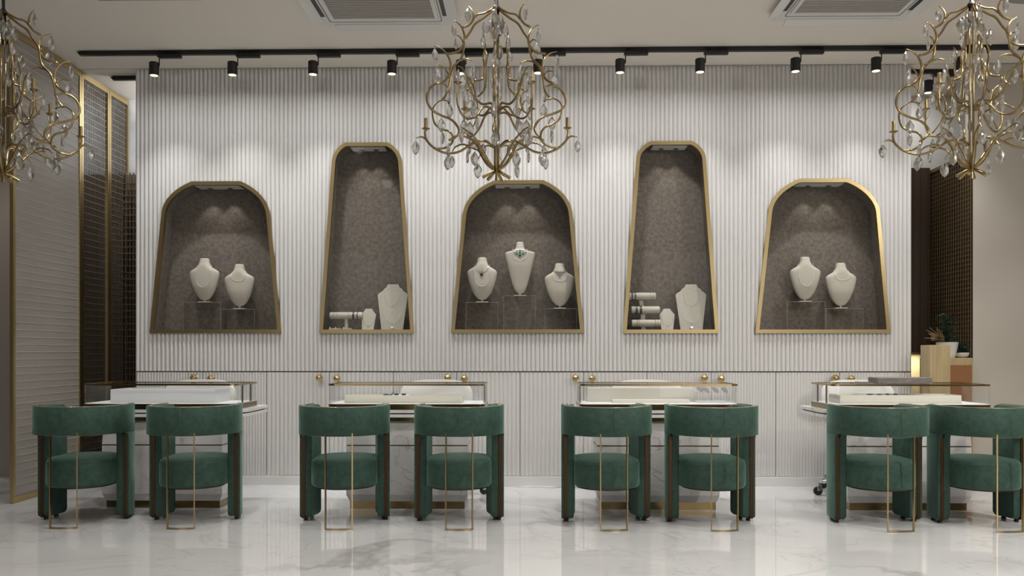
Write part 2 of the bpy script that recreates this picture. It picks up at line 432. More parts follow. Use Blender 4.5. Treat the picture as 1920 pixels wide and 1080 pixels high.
for (xa, ya, ha), (xb, yb, hb) in zip(cols[:-1], cols[1:]):
    if ha and hb:
        bm.faces.new((V(xa,ya,zlo), V(xb,yb,zlo), V(xb,yb,hb[0]), V(xa,ya,ha[0])))
        bm.faces.new((V(xa,ya,ha[1]), V(xb,yb,hb[1]), V(xb,yb,zhi), V(xa,ya,zhi)))
    elif not ha and not hb:
        bm.faces.new((V(xa,ya,zlo), V(xb,yb,zlo), V(xb,yb,zhi), V(xa,ya,zhi)))
bmesh.ops.remove_doubles(bm, verts=bm.verts, dist=1e-5)
# end returns, underside and the back of the partition
box(bm, XL, XL+.004, YW+AMP, YW+.30, 0, ZC); box(bm, XR-.004, XR, YW+AMP, YW+.30, 0, ZC)
box(bm, XL, XR, YW+.296, YW+.30, 0, ZC)
box(bm, XL, XR, YW+AMP, YW+.03, ZSEAM+.004, ZSEAM+.008)
o = struct('wall_fluted', bm, 'wall', 'cream fluted feature wall holding five gold framed niches', smooth=True, angle=40)
bm = new(); box(bm, XL+.004, XR-.004, YW+.025, YW+.06, .07, ZSEAM+.004); struct('trim_1', bm, 'gap', 'dark recess line between fluted wall and cabinets')
ZBB = .0735
bm = new(); box(bm, XL, XR, YW-.012, YW+.06, 0, ZBB, .002); struct('baseboard_back', bm, 'base', 'white baseboard under the fluted cabinets')
bm = new(); box(bm, XP, 7.5, YW-.012, YW, 0, ZBB, .002); struct('baseboard_right', bm, 'beige')

# ------------------------------------------------------------------ fluted cabinets: six units of two doors
DPX = [254.5, 379, 499, 617, 737, 856, 975, 1094, 1213, 1334, 1455, 1575, 1709]
DX = [WX(p, YW) for p in DPX]
FINE = [1,1,0,0,1,0,0,0,1,1,1,1]
CABL = ['leftmost fluted cabinet behind the first table, knob pair near the glass screen',
        'second fluted cabinet from the left, knobs above the second table',
        'third fluted cabinet from the left, knobs behind the fourth green chair',
        'fourth fluted cabinet from the left, knobs right of centre above the third table',
        'fifth fluted cabinet from the left, knobs above the right end of the third table',
        'rightmost fluted cabinet behind the fourth table, beside the passage']
def knob_mesh():
    b_ = new(); lathe(b_, sphere_prof(.0285, 12), 0, -.052, 0, 24, 'y')
    lathe(b_, [(.016, -.004), (.016, 0), (.010, -.006), (.010, -.030)], 0, 0, 0, 16, 'y')
    return b_
for c in range(6):
    xa, xb = DX[2*c], DX[2*c+2]; xm = DX[2*c+1]
    t = thing('fluted_cabinet', ((xa+xb)/2, YW, 0), CABL[c], 'cabinet', 'fluted cabinets along the feature wall')
    ox = (xa+xb)/2
    bm = new(); box(bm, xa-ox+.003, xb-ox-.003, .012, .05, ZBB+.002, ZSEAM-.005); fin('carcass', bm, 'gap', t)
    for s in (0, 1):
        x0 = (xa if s == 0 else xm)+.002-ox; x1 = (xm if s == 0 else xb)-.002-ox
        p = PITCH*.68 if FINE[2*c+s] else PITCH
        n = max(1, round((x1-x0)/p)); p = (x1-x0)/n
        bm = new(); prev = None
        for i in range(n*8+1):
            u = i/8; x = x0+u*p; y = .009 + flute_y(u % 1, .0085 if not FINE[2*c+s] else .0065)
            col = (bm.verts.new((x, y, ZBB+.003)), bm.verts.new((x, y, ZSEAM-.005)))
            if prev: bm.faces.new((prev[0], col[0], col[1], prev[1]))
            prev = col
        box(bm, x0, x1, .009, .011, ZBB+.003, ZSEAM-.005)
        d = fin('door', bm, 'door', t, smooth=True, angle=40)
        kx = (xm-ox) + (-.068 if s == 0 else .068)
        if c == 1: kx = (xm-ox)+(-.068 if s == 0 else .075)
        if c == 0: kx = (xm-ox)+(-.05 if s == 0 else .09)
        if c == 5: kx = (xm-ox)+(-.055 if s == 0 else .072)
        kn = fin('knob', knob_mesh(), 'knob', d, smooth=True); kn.location = (kx, .0, ZSEAM-.048-(.006 if s else 0))
        kn['label'] = 'round polished brass knob'

# ------------------------------------------------------------------ niches
ND = .19
NLAB = ['wide gold framed arched niche at the far left with two busts',
        'tall narrow gold framed niche left of the centre chandelier',
        'wide gold framed arched niche in the middle with three busts on clear risers',
        'tall narrow gold framed niche right of the centre chandelier',
        'wide gold framed arched niche at the far right with two busts']
NCX = []
for k in range(5):
    o_, i_ = NOUT[k], NIN[k]
    cx = sum(p[0] for p in (o_[0], o_[1]))/2; z0 = o_[0][1]; NCX.append(cx)
    t = thing('display_niche', (cx, YW, z0), NLAB[k], 'display niche', 'gold framed niches in the fluted wall')
    L = lambda P: [(p[0]-cx, p[1]-z0) for p in P]
    bm = new(); ring_prism(bm, L(o_), L(i_), -.014, .022, 'y')
    fin('gold_frame', bm, 'brass_frame', t)
    inn = L(NHOLE[k]); bm = new(); n = len(inn)
    A = [bm.verts.new((p[0], .012, p[1])) for p in inn]; B = [bm.verts.new((p[0], ND, p[1])) for p in inn]
    for i in range(n): bm.faces.new((A[i], B[i], B[(i+1)%n], A[(i+1)%n]))
    fin('lining', bm, 'niche', t, smooth=True, angle=30)
    bm = new(); prism(bm, inn, ND, ND+.004, 'y'); fin('back_panel', bm, 'niche', t)
    bm = new(); prism(bm, L(inset(o_, .024)), .010, .013, 'y'); fin('glass_pane', bm, 'niche_glass', t)
    # ceiling plate with two downlights
    zt = max(p[1] for p in i_)-z0
    tw = .15 if k % 2 == 0 else .11
    bm = new(); box(bm, -tw-.03, tw+.03, .025, .16, zt-.004, zt+.004); pl = fin('lamp_plate', bm, 'white', t)
    for s in (-1, 1):
        lx = s*tw*.55
        bm = new(); lathe(bm, [(.020, -.004), (.022, -.003), (.022, .006), (.015, .006)], lx, .10, zt-.008, 20)
        fin('downlight', bm, 'knob', pl, smooth=True, angle=40)
        q = spot('niche_downlight_lamp', (cx+lx, YW+.10, z0+zt-.012), (cx+lx*1.25, YW+.125, z0+zt-1), 3.6 if k % 2 == 0 else 3.4, 78, .55, (1, .95, .88), .012)

# ------------------------------------------------------------------ busts, boards, jewellery in niches
YN = YW+.10
def bust_profile(kind):
    # (half width, z from top downwards fraction 0..1) ; pixel based
    if kind == 'tall':  # 100 px tall incl. round bottom
        P = [(5.2,0),(6.2,.6),(6.8,5),(7.6,9),(8.6,12.5),(11.5,15),(17,17),(24,18.6),(27.4,20.4),(27.8,23),(26.6,30),(24,40),(21.2,52),(18,66),(14.2,79),(11,88),(8,93),(4,96),(.3,97)]
    else:
        P = [(5,0),(7.6,.8),(8.6,4),(9.6,9),(11.6,13.5),(15,17.5),(21,21),(26,24.5),(27.8,28),(27.8,33),(26.4,40),(24,49),(20.8,58),(16.6,67),(12.5,73),(8.5,77),(4,79),(.3,79.6)]
    return P
PXM = YN/FPX
def bust(name, px, pytop, kind, label, group, htop, neck_r=None):
    """px centre x, pytop: pixel of neck top; htop: pixel y of the base bottom"""
    base = W(px, htop, YN); top = W(px, pytop, YN)
    t = thing(name, base, label, 'jewelry bust', group)
    H = top.z-base.z
    P = bust_profile(kind)
    bm = new(); rings = []
    seg = 40
    Pz = []
    cat = catmull([(p[0], p[1], 0) for p in P], 3)
    for q in cat:
        w = max(q.x, .3)*PXM; z = H - q.y*PXM
        f = max(0., min(1., (q.y-12)/14))
        dy = w*(.80*(1-f) + .40*f)
        dy = max(min(dy, .040), w*.3)
        fwd = -.006*math.sin(min(1, q.y/70)*PI)
        Pz.append((w, z, dy, fwd))
        ring = []
        for k in range(seg):
            a = 2*PI*k/seg; c, s = math.cos(a), math.sin(a)
            ring.append(bm.verts.new((w*math.copysign(abs(c)**.85, c), fwd+dy*math.copysign(abs(s)**.8, s), z)))
        rings.append(ring)
    for i in range(len(rings)-1):
        for k in range(seg): bm.faces.new((rings[i][k], rings[i+1][k], rings[i+1][(k+1)%seg], rings[i][(k+1)%seg]))
    bm.faces.new(rings[0]); bm.faces.new(rings[-1][::-1])
    fin('torso', bm, 'linen', t, smooth=True, angle=50)
    bm = new(); lathe(bm, [(.008, .004), (.0065, .01), (.0065, Pz[-1][1]+.01)], 0, 0, 0, 14); fin('stem', bm, 'linen', t, smooth=True, angle=40)
    bm = new(); prism(bm, rrect(-.05, .05, -.03, .03, .008, 4), 0, .006); fin('base_plate', bm, 'board', t)
    def surf(x, z):
        best = min(Pz, key=lambda q: abs(q[1]-z)); w, _, dy, fwd = best
        # interpolate between rings
        for a, b_ in zip(Pz[:-1], Pz[1:]):
            if a[1] >= z >= b_[1]:
                f = (a[1]-z)/max(1e-6, a[1]-b_[1]); w = a[0]+(b_[0]-a[0])*f; dy = a[2]+(b_[2]-a[2])*f; fwd = a[3]+(b_[3]-a[3])*f
        u = min(.999, abs(x)/max(w, 1e-4))
        c = u**(1/.85); s = math.sqrt(max(0, 1-c*c))
        return fwd - dy*(s**.8)
    return t, base, surf, H
def loop_pts(a, ztop, drop, n=40, pw=.62):
    out = []
    for i in range(n+1):
        u = -1+2*i/n
        out.append((a*math.sin(u*PI/2)*(1-.04*abs(u)), ztop-drop*(max(0, 1-u*u)**pw)))
    return out
def necklace(base, surf, loops, label, mt='pearl', beads=True, r=.0021, cat='necklace', name='necklace', extra=None, H=0):
    bm = new()
    for (a, zt, dr, rr, bd, pw) in loops:
        pts = loop_pts(a*PXM, H-zt*PXM, dr*PXM, 60 if bd else 40, pw)
        P = [Vector((x, surf(x, z)-rr*1.1, z)) for x, z in pts]
        if bd:
            acc = 0; last = None
            for p in catmull(P, 3):
                if last is None or (p-last).length >= rr*2.15: bead(bm, p, rr); last = p
        else: tube(bm, P, rr, 6)
    o = fin(name, bm, mt, None, smooth=True); o.location = base
    tag(o, label, cat, 'necklaces on the busts')
    return o
GB = 'cream jewelry busts in the niches'
def pair(k, p1, p2):
    side = 'far left' if k == 0 else 'far right'
    t, b1, s1, H1 = bust('jewelry_bust', p1[0], p1[1], 'round', f'cream linen bust in the {side} niche, higher one at left', GB, p1[2])
    necklace(b1, s1, [(14.8, 13, 41.5, .0022, 1, .60)], f'long white pearl necklace on the higher bust of the {side} niche', H=H1)
    t, b2, s2, H2 = bust('jewelry_bust', p2[0], p2[1], 'round', f'cream linen bust in the {side} niche, lower one at right', GB, p2[2])
    necklace(b2, s2, [(14, 14, 18.5, .0020, 1, .55)], f'short white pearl choker on the lower bust of the {side} niche', H=H2)
pair(0, (384, 484.5, 567), (449.5, 495.5, 579.5))
pair(4, (1509, 482, 565.8), (1576, 493.3, 578.3))
# centre niche
t, b1, s1, H1 = bust('jewelry_bust', 904, 483, 'round', 'cream linen bust at left of the middle niche, dark round pendant', GB, 567)
necklace(b1, s1, [(14.8, 14, 40, .0022, 1, .60), (13.5, 15, 35, .0012, 1, .62)], 'double strand white pearl necklace on the left bust of the middle niche', H=H1)
nk = necklace(b1, s1, [(12.5, 14, 15, .0012, 0, .9)], 'silver chain with dark round pendant on the left bust of the middle niche', 'silver', H=H1)
bm = new(); z = H1-33*PXM; lathe(bm, [(.001, -.003), (.012, -.002), (.0125, .002), (.001, .003)], -.0025, s1(0, z)-.006, z, 18, 'y'); fin('pendant', bm, 'gunmetal', nk, smooth=True, angle=40)
bm = new()
for dx, dz in ((-4.5, -25), (-1.5, -27), (1, -24.5), (-2.5, -29), (2.5, -27.5)): bead(bm, (dx*PXM, s1(0, H1+dz*PXM)-.006, H1+dz*PXM), .0048, 8, 6)
fin('flower_cluster', bm, 'silver', nk)
t, b2, s2, H2 = bust('jewelry_bust', 975, 454, 'tall', 'tall cream linen bust in the centre of the middle niche', GB, 555)
necklace(b2, s2, [(14, 14, 21, .0021, 1, .55)], 'round white pearl strand on the tall middle bust', H=H2)
nk = necklace(b2, s2, [(13.2, 12.5, 9, .0015, 1, .6), (12.2, 11.5, 5, .0013, 1, .6), (13.6, 13.5, 12, .0012, 1, .6)], 'silver and emerald necklace on the tall middle bust', 'silver', H=H2)
bm = new()
for dx, dz, s in ((0,-26.3,5.0),(0,-20.5,3.2),(0,-17,2.2),(-6,-23.4,2.8),(6,-23.4,2.8),(-9.3,-21.2,2),(9.3,-21.2,2),(-5.8,-19.2,1.9),(5.8,-19.2,1.9)):
    x = dx*PXM; z = H2+dz*PXM; y = s2(x, z)-.006; h = s*PXM/2
    box(bm, x-h, x+h, y-.002, y+.002, z-h*.85, z+h*.85, .0008, 1)
fin('emerald', bm, 'emerald', nk)
t, b3, s3, H3 = bust('jewelry_bust', 1049.5, 494, 'round', 'cream linen bust at right of the middle niche, dark fringe collar', GB, 578.6)
necklace(b3, s3, [(13.6, 16, 18, .0021, 1, .55)], 'white pearl choker on the right bust of the middle niche', H=H3)
nk = necklace(b3, s3, [(15.5, 12.5, 5, .0014, 1, .6)], 'dark beaded fringe collar on the right bust of the middle niche', 'gunmetal', H=H3)
bm = new()
for i in range(-13, 14):
    x = i*1.02*PXM; ln = max(1, 6-abs(i)*.42)
    for j in range(int(ln)+1):
        z = H3-(17.2-abs(i)*.28+j*1.75)*PXM; bead(bm, (x, s3(x, z)-.003, z), .0017, 5, 3)
fin('fringe', bm, 'gunmetal', nk)

def board(px0, px1, pytop, pybot, label, small=False):
    a = W(px0, pybot, YN); b_ = W(px1, pytop, YN); cx = (a.x+b_.x)/2; w = b_.x-a.x; h = b_.z-a.z
    t = thing('necklace_stand', (cx, YN, a.z), label, 'necklace stand', 'flat necklace stands in the tall niches')
    if not small:
        pr = [(.5-.355,0),(.5+.355,0),(1,.765),(.935,.82),(.86,.838),(.79,.91),(.72,.928),(.68,1),(.34,1),(.295,.928),(.23,.91),(.155,.838),(.07,.82),(0,.765)]
    else:
        pr = [(.1,0),(.86,0),(1,.73),(.80,.86),(.70,1),(.29,1),(.19,.86),(0,.73)]
    pts = [((p[0]-.5)*w, p[1]*h) for p in pr]
    bm = new(); prism(bm, pts, -.006, .006, 'y', .002)
    for v in bm.verts: v.co.y += (v.co.z/h)*.035 + .12*(v.co.x/w)**2*w*.6 - .02
    fin('front_board', bm, 'board', t)
    bm = new(); prism(bm, [(-.15*w, .005), (.15*w, .005), (.06*w, h*.8), (-.06*w, h*.8)], -.002, .002, 'y')
    for v in bm.verts: v.co.y += .062-(v.co.z/h)*.028
    fin('back_strut', bm, 'board', t)
    surf = lambda x, z: (z/h)*.035 + .12*(x/w)**2*w*.6 - .02 - .008
    return t, Vector((cx, YN, a.z)), surf, w, h
def board_neck(bs, surf, a, ztop, drop, r, mt, label, beads=True, pw=.6, heart=False, nm='necklace'):
    bm = new()
    pts = loop_pts(a, ztop, drop, 50, pw); P = [Vector((x, surf(x, z)-r, z)) for x, z in pts]
    if beads:
        last = None
        for p in catmull(P, 3):
            if last is None or (p-last).length >= r*2.6: bead(bm, p, r, 5, 4); last = p
    else: tube(bm, P, r, 6)
    o = fin(nm, bm, mt, None, smooth=True); o.location = bs; tag(o, label, 'necklace', 'necklaces on the flat stands')
    if heart:
        bm = new(); z = ztop-drop; tube(bm, [(0, surf(0, z)-r, z), (0, surf(0, z-.03)-r, z-.032)], .0006, 5)
        hp = [(16*math.sin(a_)**3*.00075*1.0, (13*math.cos(a_)-5*math.cos(2*a_)-2*math.cos(3*a_)-math.cos(4*a_))*.00075) for a_ in [2*PI*i/28 for i in range(28)]]
        prism(bm, [(x, z_+z-.043) for x, z_ in hp], surf(0, z-.04)-.007, surf(0, z-.04)-.001, 'y')
        fin('heart_pendant', bm, 'silver', o)
    else:
        bm = new(); z = ztop-drop; bead(bm, (0, surf(0, z)-r, z-.004), .0035, 8, 6); fin('pendant', bm, 'silver', o)
    return o
for k, (x0, x1, sx0, sx1, side) in enumerate(((707.7, 764.5, 677, 705, 'left'), (1266.8, 1324.8, 1236.6, 1265.2, 'right'))):
    t, bs, sf, w, h = board(x0, x1, 533, 618.7, f'large flat linen necklace stand in the tall {side} niche')
    board_neck(bs, sf, w*.26, h*.93, h*.405, .0011, 'gunmetal', f'dark fine chain with small drop on the large stand of the tall {side} niche')
    board_neck(bs, sf, w*.365, h*.85, h*.68, .0016, 'pearl', f'long fine pearl chain with heart pendant on the large stand of the tall {side} niche', pw=.7, heart=True)
    t, bs, sf, w, h = board(sx0, sx1, 578.8, 618.7, f'small flat linen necklace stand in the tall {side} niche', True)
    board_neck(bs, sf, w*.39, h*.80, h*.61, .0010, 'gunmetal', f'fine dark chain on the small stand of the tall {side} niche')

def roll(parent, xa, xb, z, r=.0295, name='roll', yo=0):
    bm = new(); L_ = xb-xa
    lathe(bm, [(r-.004, 0), (r, .004), (r, L_-.004), (r-.004, L_)], xa, yo, z, 28, 'x')
    return fin(name, bm, 'board', parent, smooth=True, angle=40)
def bracelet(loc, r, w, mt, label, group='bracelets on the padded rolls', beads=False):
    bm = new()
    if beads:
        n = 34
        for i in range(n):
            a = 2*PI*i/n; bead(bm, (0, (r+w/2)*math.cos(a), (r+w/2)*math.sin(a)), w/2, 6, 4)
    else:
        ro, ri = r+.004, r+.0005
        pr = [(ro*math.cos(2*PI*i/40), ro*math.sin(2*PI*i/40)) for i in range(40)]
        pi_ = [(ri*math.cos(2*PI*i/40), ri*math.sin(2*PI*i/40)) for i in range(40)]
        ring_prism(bm, pr, pi_, -w/2, w/2, 'x')
    o = fin('bracelet', bm, mt, None, smooth=not beads, angle=None if beads else 40); o.location = loc
    tag(o, label, 'bracelet', group); return o
# left tall niche: T-bar
zf = NOUT[1][0][1]+.014
a = W(618.6, 592, YN); b_ = W(680, 592, YN); bx = W(649.5, 592, YN).x
t = thing('bracelet_stand', (bx, YN, zf), 'T-bar bracelet stand with one padded roll in the tall left niche', 'bracelet stand')
roll(t, a.x-bx, b_.x-bx, a.z-zf)
bm = new(); lathe(bm, [(.017, 0), (.0165, a.z-zf-.025)], 0, 0, 0, 20); fin('post', bm, 'board', t, smooth=True, angle=40)
bm = new(); prism(bm, rrect(-.05, .05, -.03, .035, .01, 4), 0, .008); fin('base', bm, 'board', t)
for i, (px, w, mt_, lb, bd) in enumerate(((626.5, .003, 'gunmetal', 'thin dark bracelet nearest the left end of the T-bar roll', 1), (632, .003, 'silver', 'thin silver bracelet, second from the left on the T-bar roll', 1),
        (654, .003, 'gunmetal', 'thin dark bead bracelet just right of the T-bar post', 1), (656.6, .003, 'silver', 'fine silver bracelet beside the dark bead one on the T-bar roll', 1),
        (663.5, .016, 'gunmetal', 'wide dark cuff bracelet on the T-bar roll', 0), (671, .008, 'gunmetal', 'narrow dark cuff at the right end of the T-bar roll', 0))):
    bracelet((WX(px, YN), YN, a.z), .0295, w, mt_, lb, beads=bool(bd))
# ring cones and earring pads in front
for i, (px, lb) in enumerate(((618.5, 'leftmost cream ring cone in the tall left niche'), (629, 'middle cream ring cone in the tall left niche'), (644.5, 'right cream ring cone below the T-bar roll'))):
    p = W(px, 618.6, YN-.055); t = thing('ring_cone', (p.x, YN-.055, zf), lb, 'ring holder', 'ring cones in the tall left niche')
    bm = new(); lathe(bm, [(.011, 0), (.010, .012), (.006, .030), (.003, .037), (.0005, .039)], 0, 0, 0, 16); fin('cone', bm, 'board', t, smooth=True)
    bm = new(); tube(bm, [(.0095*math.cos(2*PI*j/16), .0095*math.sin(2*PI*j/16), .016+.002*math.sin(2*PI*j/16)) for j in range(17)], .0014, 6); fin('ring', bm, 'gold', t, smooth=True)
for i, (p0, p1, lb) in enumerate(((622, 640, 'left slanted cream ring pad under the T-bar roll'), (642, 661, 'right slanted cream ring pad under the T-bar roll'))):
    x0, x1 = WX(p0, YN-.03), WX(p1, YN-.03)
    t = thing('ring_pad', ((x0+x1)/2, YN-.075, zf), lb, 'ring pad', 'ring pads in the tall left niche'); h = (x1-x0)/2
    bm = new(); prism(bm, [(-h-.004, 0), (h-.004, 0), (h, .005), (h, .028), (-h+.012, .028)], -.012, .03, 'y', .001); fin('pad', bm, 'board', t)
    bm = new()
    for q in (-.5, .1, .6): tube(bm, [(q*h-.004, -.013, .008), (q*h+.006, -.013, .022)], .0013, 6)
    fin('gold_ring', bm, 'gold', t)
# right tall niche: three tier
zf4 = NOUT[3][0][1]+.014
t = thing('bracelet_stand', (WX(1207, YN), YN, zf4), 'three-tier bracelet stand in the tall right niche', 'bracelet stand'); ox = WX(1207, YN)
ROLLS = ((1178, 1229, 555.5), (1183, 1236.5, 581), (1183.7, 1238, 606))
for j, (p0, p1, py) in enumerate(ROLLS):
    r = roll(t, WX(p0, YN)-ox, WX(p1, YN)-ox, W(1207, py, YN).z-zf4)
zz = [W(1207, q[2], YN).z-zf4 for q in ROLLS]
bm = new()
for (xa, za, xb, zb) in ((WX(1201, YN)-ox, zz[0], WX(1205, YN)-ox, zz[1]), (WX(1206, YN)-ox, zz[1], WX(1206, YN)-ox, zz[2]), (WX(1207, YN)-ox, zz[2], WX(1207, YN)-ox, 0)):
    prism(bm, [(xb-.018, zb), (xb+.018, zb), (xa+.016, za), (xa-.016, za)], .012, .024, 'y')
fin('post', bm, 'board', t)
bm = new(); prism(bm, rrect(-.06, .06, -.035, .04, .01, 4), 0, .006); fin('base', bm, 'board', t)
for (px, tier, w, mt_, lb, bd) in ((1185, 0, .009, 'gunmetal', 'outer dark bangle on the top roll of the three-tier stand', 0), (1191, 0, .009, 'gunmetal', 'inner dark bangle on the top roll of the three-tier stand', 0),
        (1219, 0, .003, 'gunmetal', 'thin dark bracelet, left of three at the right of the top roll', 1), (1221.8, 0, .003, 'silver', 'thin silver bracelet between two others on the top roll', 1), (1224.6, 0, .003, 'gunmetal', 'thin dark bracelet, last at the right end of the top roll', 1),
        (1193, 1, .018, 'gunmetal', 'wide dark cuff at left on the middle roll', 0), (1201, 1, .018, 'gunmetal', 'wide dark cuff nearer the centre of the middle roll', 0),
        (1194, 2, .004, 'gunmetal', 'dark bracelet at the left of the bottom roll', 1), (1198, 2, .004, 'silver', 'silver bracelet beside the dark one on the bottom roll', 1), (1228, 2, .004, 'gunmetal', 'dark bracelet beside the gold one on the bottom roll', 1), (1233, 2, .004, 'gold', 'yellow gold bracelet at the right end of the bottom roll', 1)):
    bracelet((WX(px, YN), YN, W(1207, ROLLS[tier][2], YN).z), .0295, w, mt_, lb, beads=bool(bd))

# acrylic risers
def riser(px0, px1, pytop, k, label, deep=.13):
    x0, x1 = WX(px0, YN), WX(px1, YN); zt = W((px0+px1)/2, pytop, YN).z; z0 = NOUT[k][0][1]+.0145
    cx = (x0+x1)/2; h = zt-z0-.0005; hw = (x1-x0)/2
    t = thing('acrylic_riser', (cx, YN, z0), label, 'display riser', 'clear acrylic risers in the niches')
    bm = new(); y0, y1 = -deep/2, deep/2
    box(bm, -hw, hw, y0, y1, h-.004, h); fin('top_sheet', bm, 'acrylic', t)
    bm = new(); box(bm, -hw, -hw+.004, y0, y1, 0, h-.004); box(bm, hw-.004, hw, y0, y1, 0, h-.004); fin('side_sheet', bm, 'acrylic', t)
    bm = new()
    for s in (-1, 1): box(bm, s*hw-.0015, s*hw+.0015, y0-.001, y0+.001, 0, h)
    box(bm, -hw, hw, y0-.0012, y0, h-.004, h); fin('polished_edge', bm, 'edge', t)
    return t
riser(349.5, 418.5, 567.3, 0, 'clear riser under the higher bust of the far left niche')
riser(419.5, 482, 579.8, 0, 'clear riser under the lower bust of the far left niche')
riser(875.3, 933.7, 567.5, 2, 'clear riser under the left bust of the middle niche')
riser(945, 1004, 555.2, 2, 'tallest clear riser, under the middle bust')
riser(1022, 1080, 579, 2, 'clear riser under the right bust of the middle niche')
riser(1471, 1542, 566.2, 4, 'clear riser under the higher bust of the far right niche')
riser(1544, 1612, 578.8, 4, 'clear riser under the lower bust of the far right niche')

# ------------------------------------------------------------------ green chairs
RO = .285
QL = RO*PI/2
R2 = .62
def path(s):
    """outer path point and inward normal; s arc length from rear centre, sign = side. rear at y=-RO"""
    sg = 1 if s >= 0 else -1; q = abs(s)
    if q <= QL:
        a = q/RO; x, y = RO*math.sin(a), -RO*math.cos(a); nx, ny = -math.sin(a), math.cos(a)
    else:
        b_ = (q-QL)/R2; x = RO - R2*(1-math.cos(b_)); y = R2*math.sin(b_); nx, ny = -math.cos(b_), -math.sin(b_)
    return sg*x, y, sg*nx, ny
def curved(bm, cols, o0, o1, rnd=0.0):
    """cols: list of (s, zlo, zhi); solid between offsets o0 (outer) and o1 (inner)"""
    rows = []
    for s, zl, zh in cols:
        x, y, nx, ny = path(s)
        N = 7; L = []
        prof = []
        if rnd:
            prof = [(o0+rnd, zl), (o0, zl+rnd), (o0, zh-rnd), (o0+rnd, zh), (o1-rnd, zh), (o1, zh-rnd), (o1, zl+rnd), (o1-rnd, zl)]
        else: prof = [(o0, zl), (o0, zh), (o1, zh), (o1, zl)]
        rows.append([bm.verts.new((x+nx*o, y+ny*o, z)) for o, z in prof])
    n = len(rows[0])
    for a, b_ in zip(rows[:-1], rows[1:]):
        for k in range(n): bm.faces.new((a[k], a[(k+1)%n], b_[(k+1)%n], b_[k]))
    bm.faces.new(rows[0][::-1]); bm.faces.new(rows[-1])
SE = QL+.212; SL = QL+.005
ZBK, ZTP = .566, .745
def band_cols(e, zl, zh, cr):
    ss = [-SE+e]; out = []
    n = 60
    svals = [(-SE+e) + (2*(SE-e))*i/n for i in range(n+1)]
    svals += [sg*((SE-e)-cr*(1-math.cos(q*PI/12))) for q in range(0, 7) for sg in (-1, 1)]
    for s in sorted(set(round(v, 6) for v in svals)):
        q = (SE-e)-abs(s)
        zt = zh if q >= cr else zh-cr+math.sqrt(max(0, cr*cr-(cr-q)**2))
        out.append((s, zl, zt))
    return out
def leg_cols(sg, e, fr, zl):
    """leg from SL to SE with fillet on rear top, rounded bottom corners"""
    out = []; s0 = SL+e; s1 = SE-e; cr = .022; F = .045
    for i in range(9):
        q = F*i/8; s = s0-F+q; out.append((s, (ZBK-F)+math.sqrt(max(0, F*F-q*q))-.0005*0, ZBK+.0))
    out = [(s, min(a, ZBK-.0008), b_) for s, a, b_ in out]
    for i in range(7):
        a = PI/2*i/6; out.append((s0+cr*(1-math.cos(a)) + 1e-5, zl+cr*(1-math.sin(a)), ZBK))
    out.append(((s0+s1)/2, zl, ZBK))
    for i in range(7):
        a = PI/2*(1-i/6); out.append((s1-cr*(1-math.cos(a)), zl+cr*(1-math.sin(a)), ZBK))
    return [(sg*s, a, b_) for s, a, b_ in out]
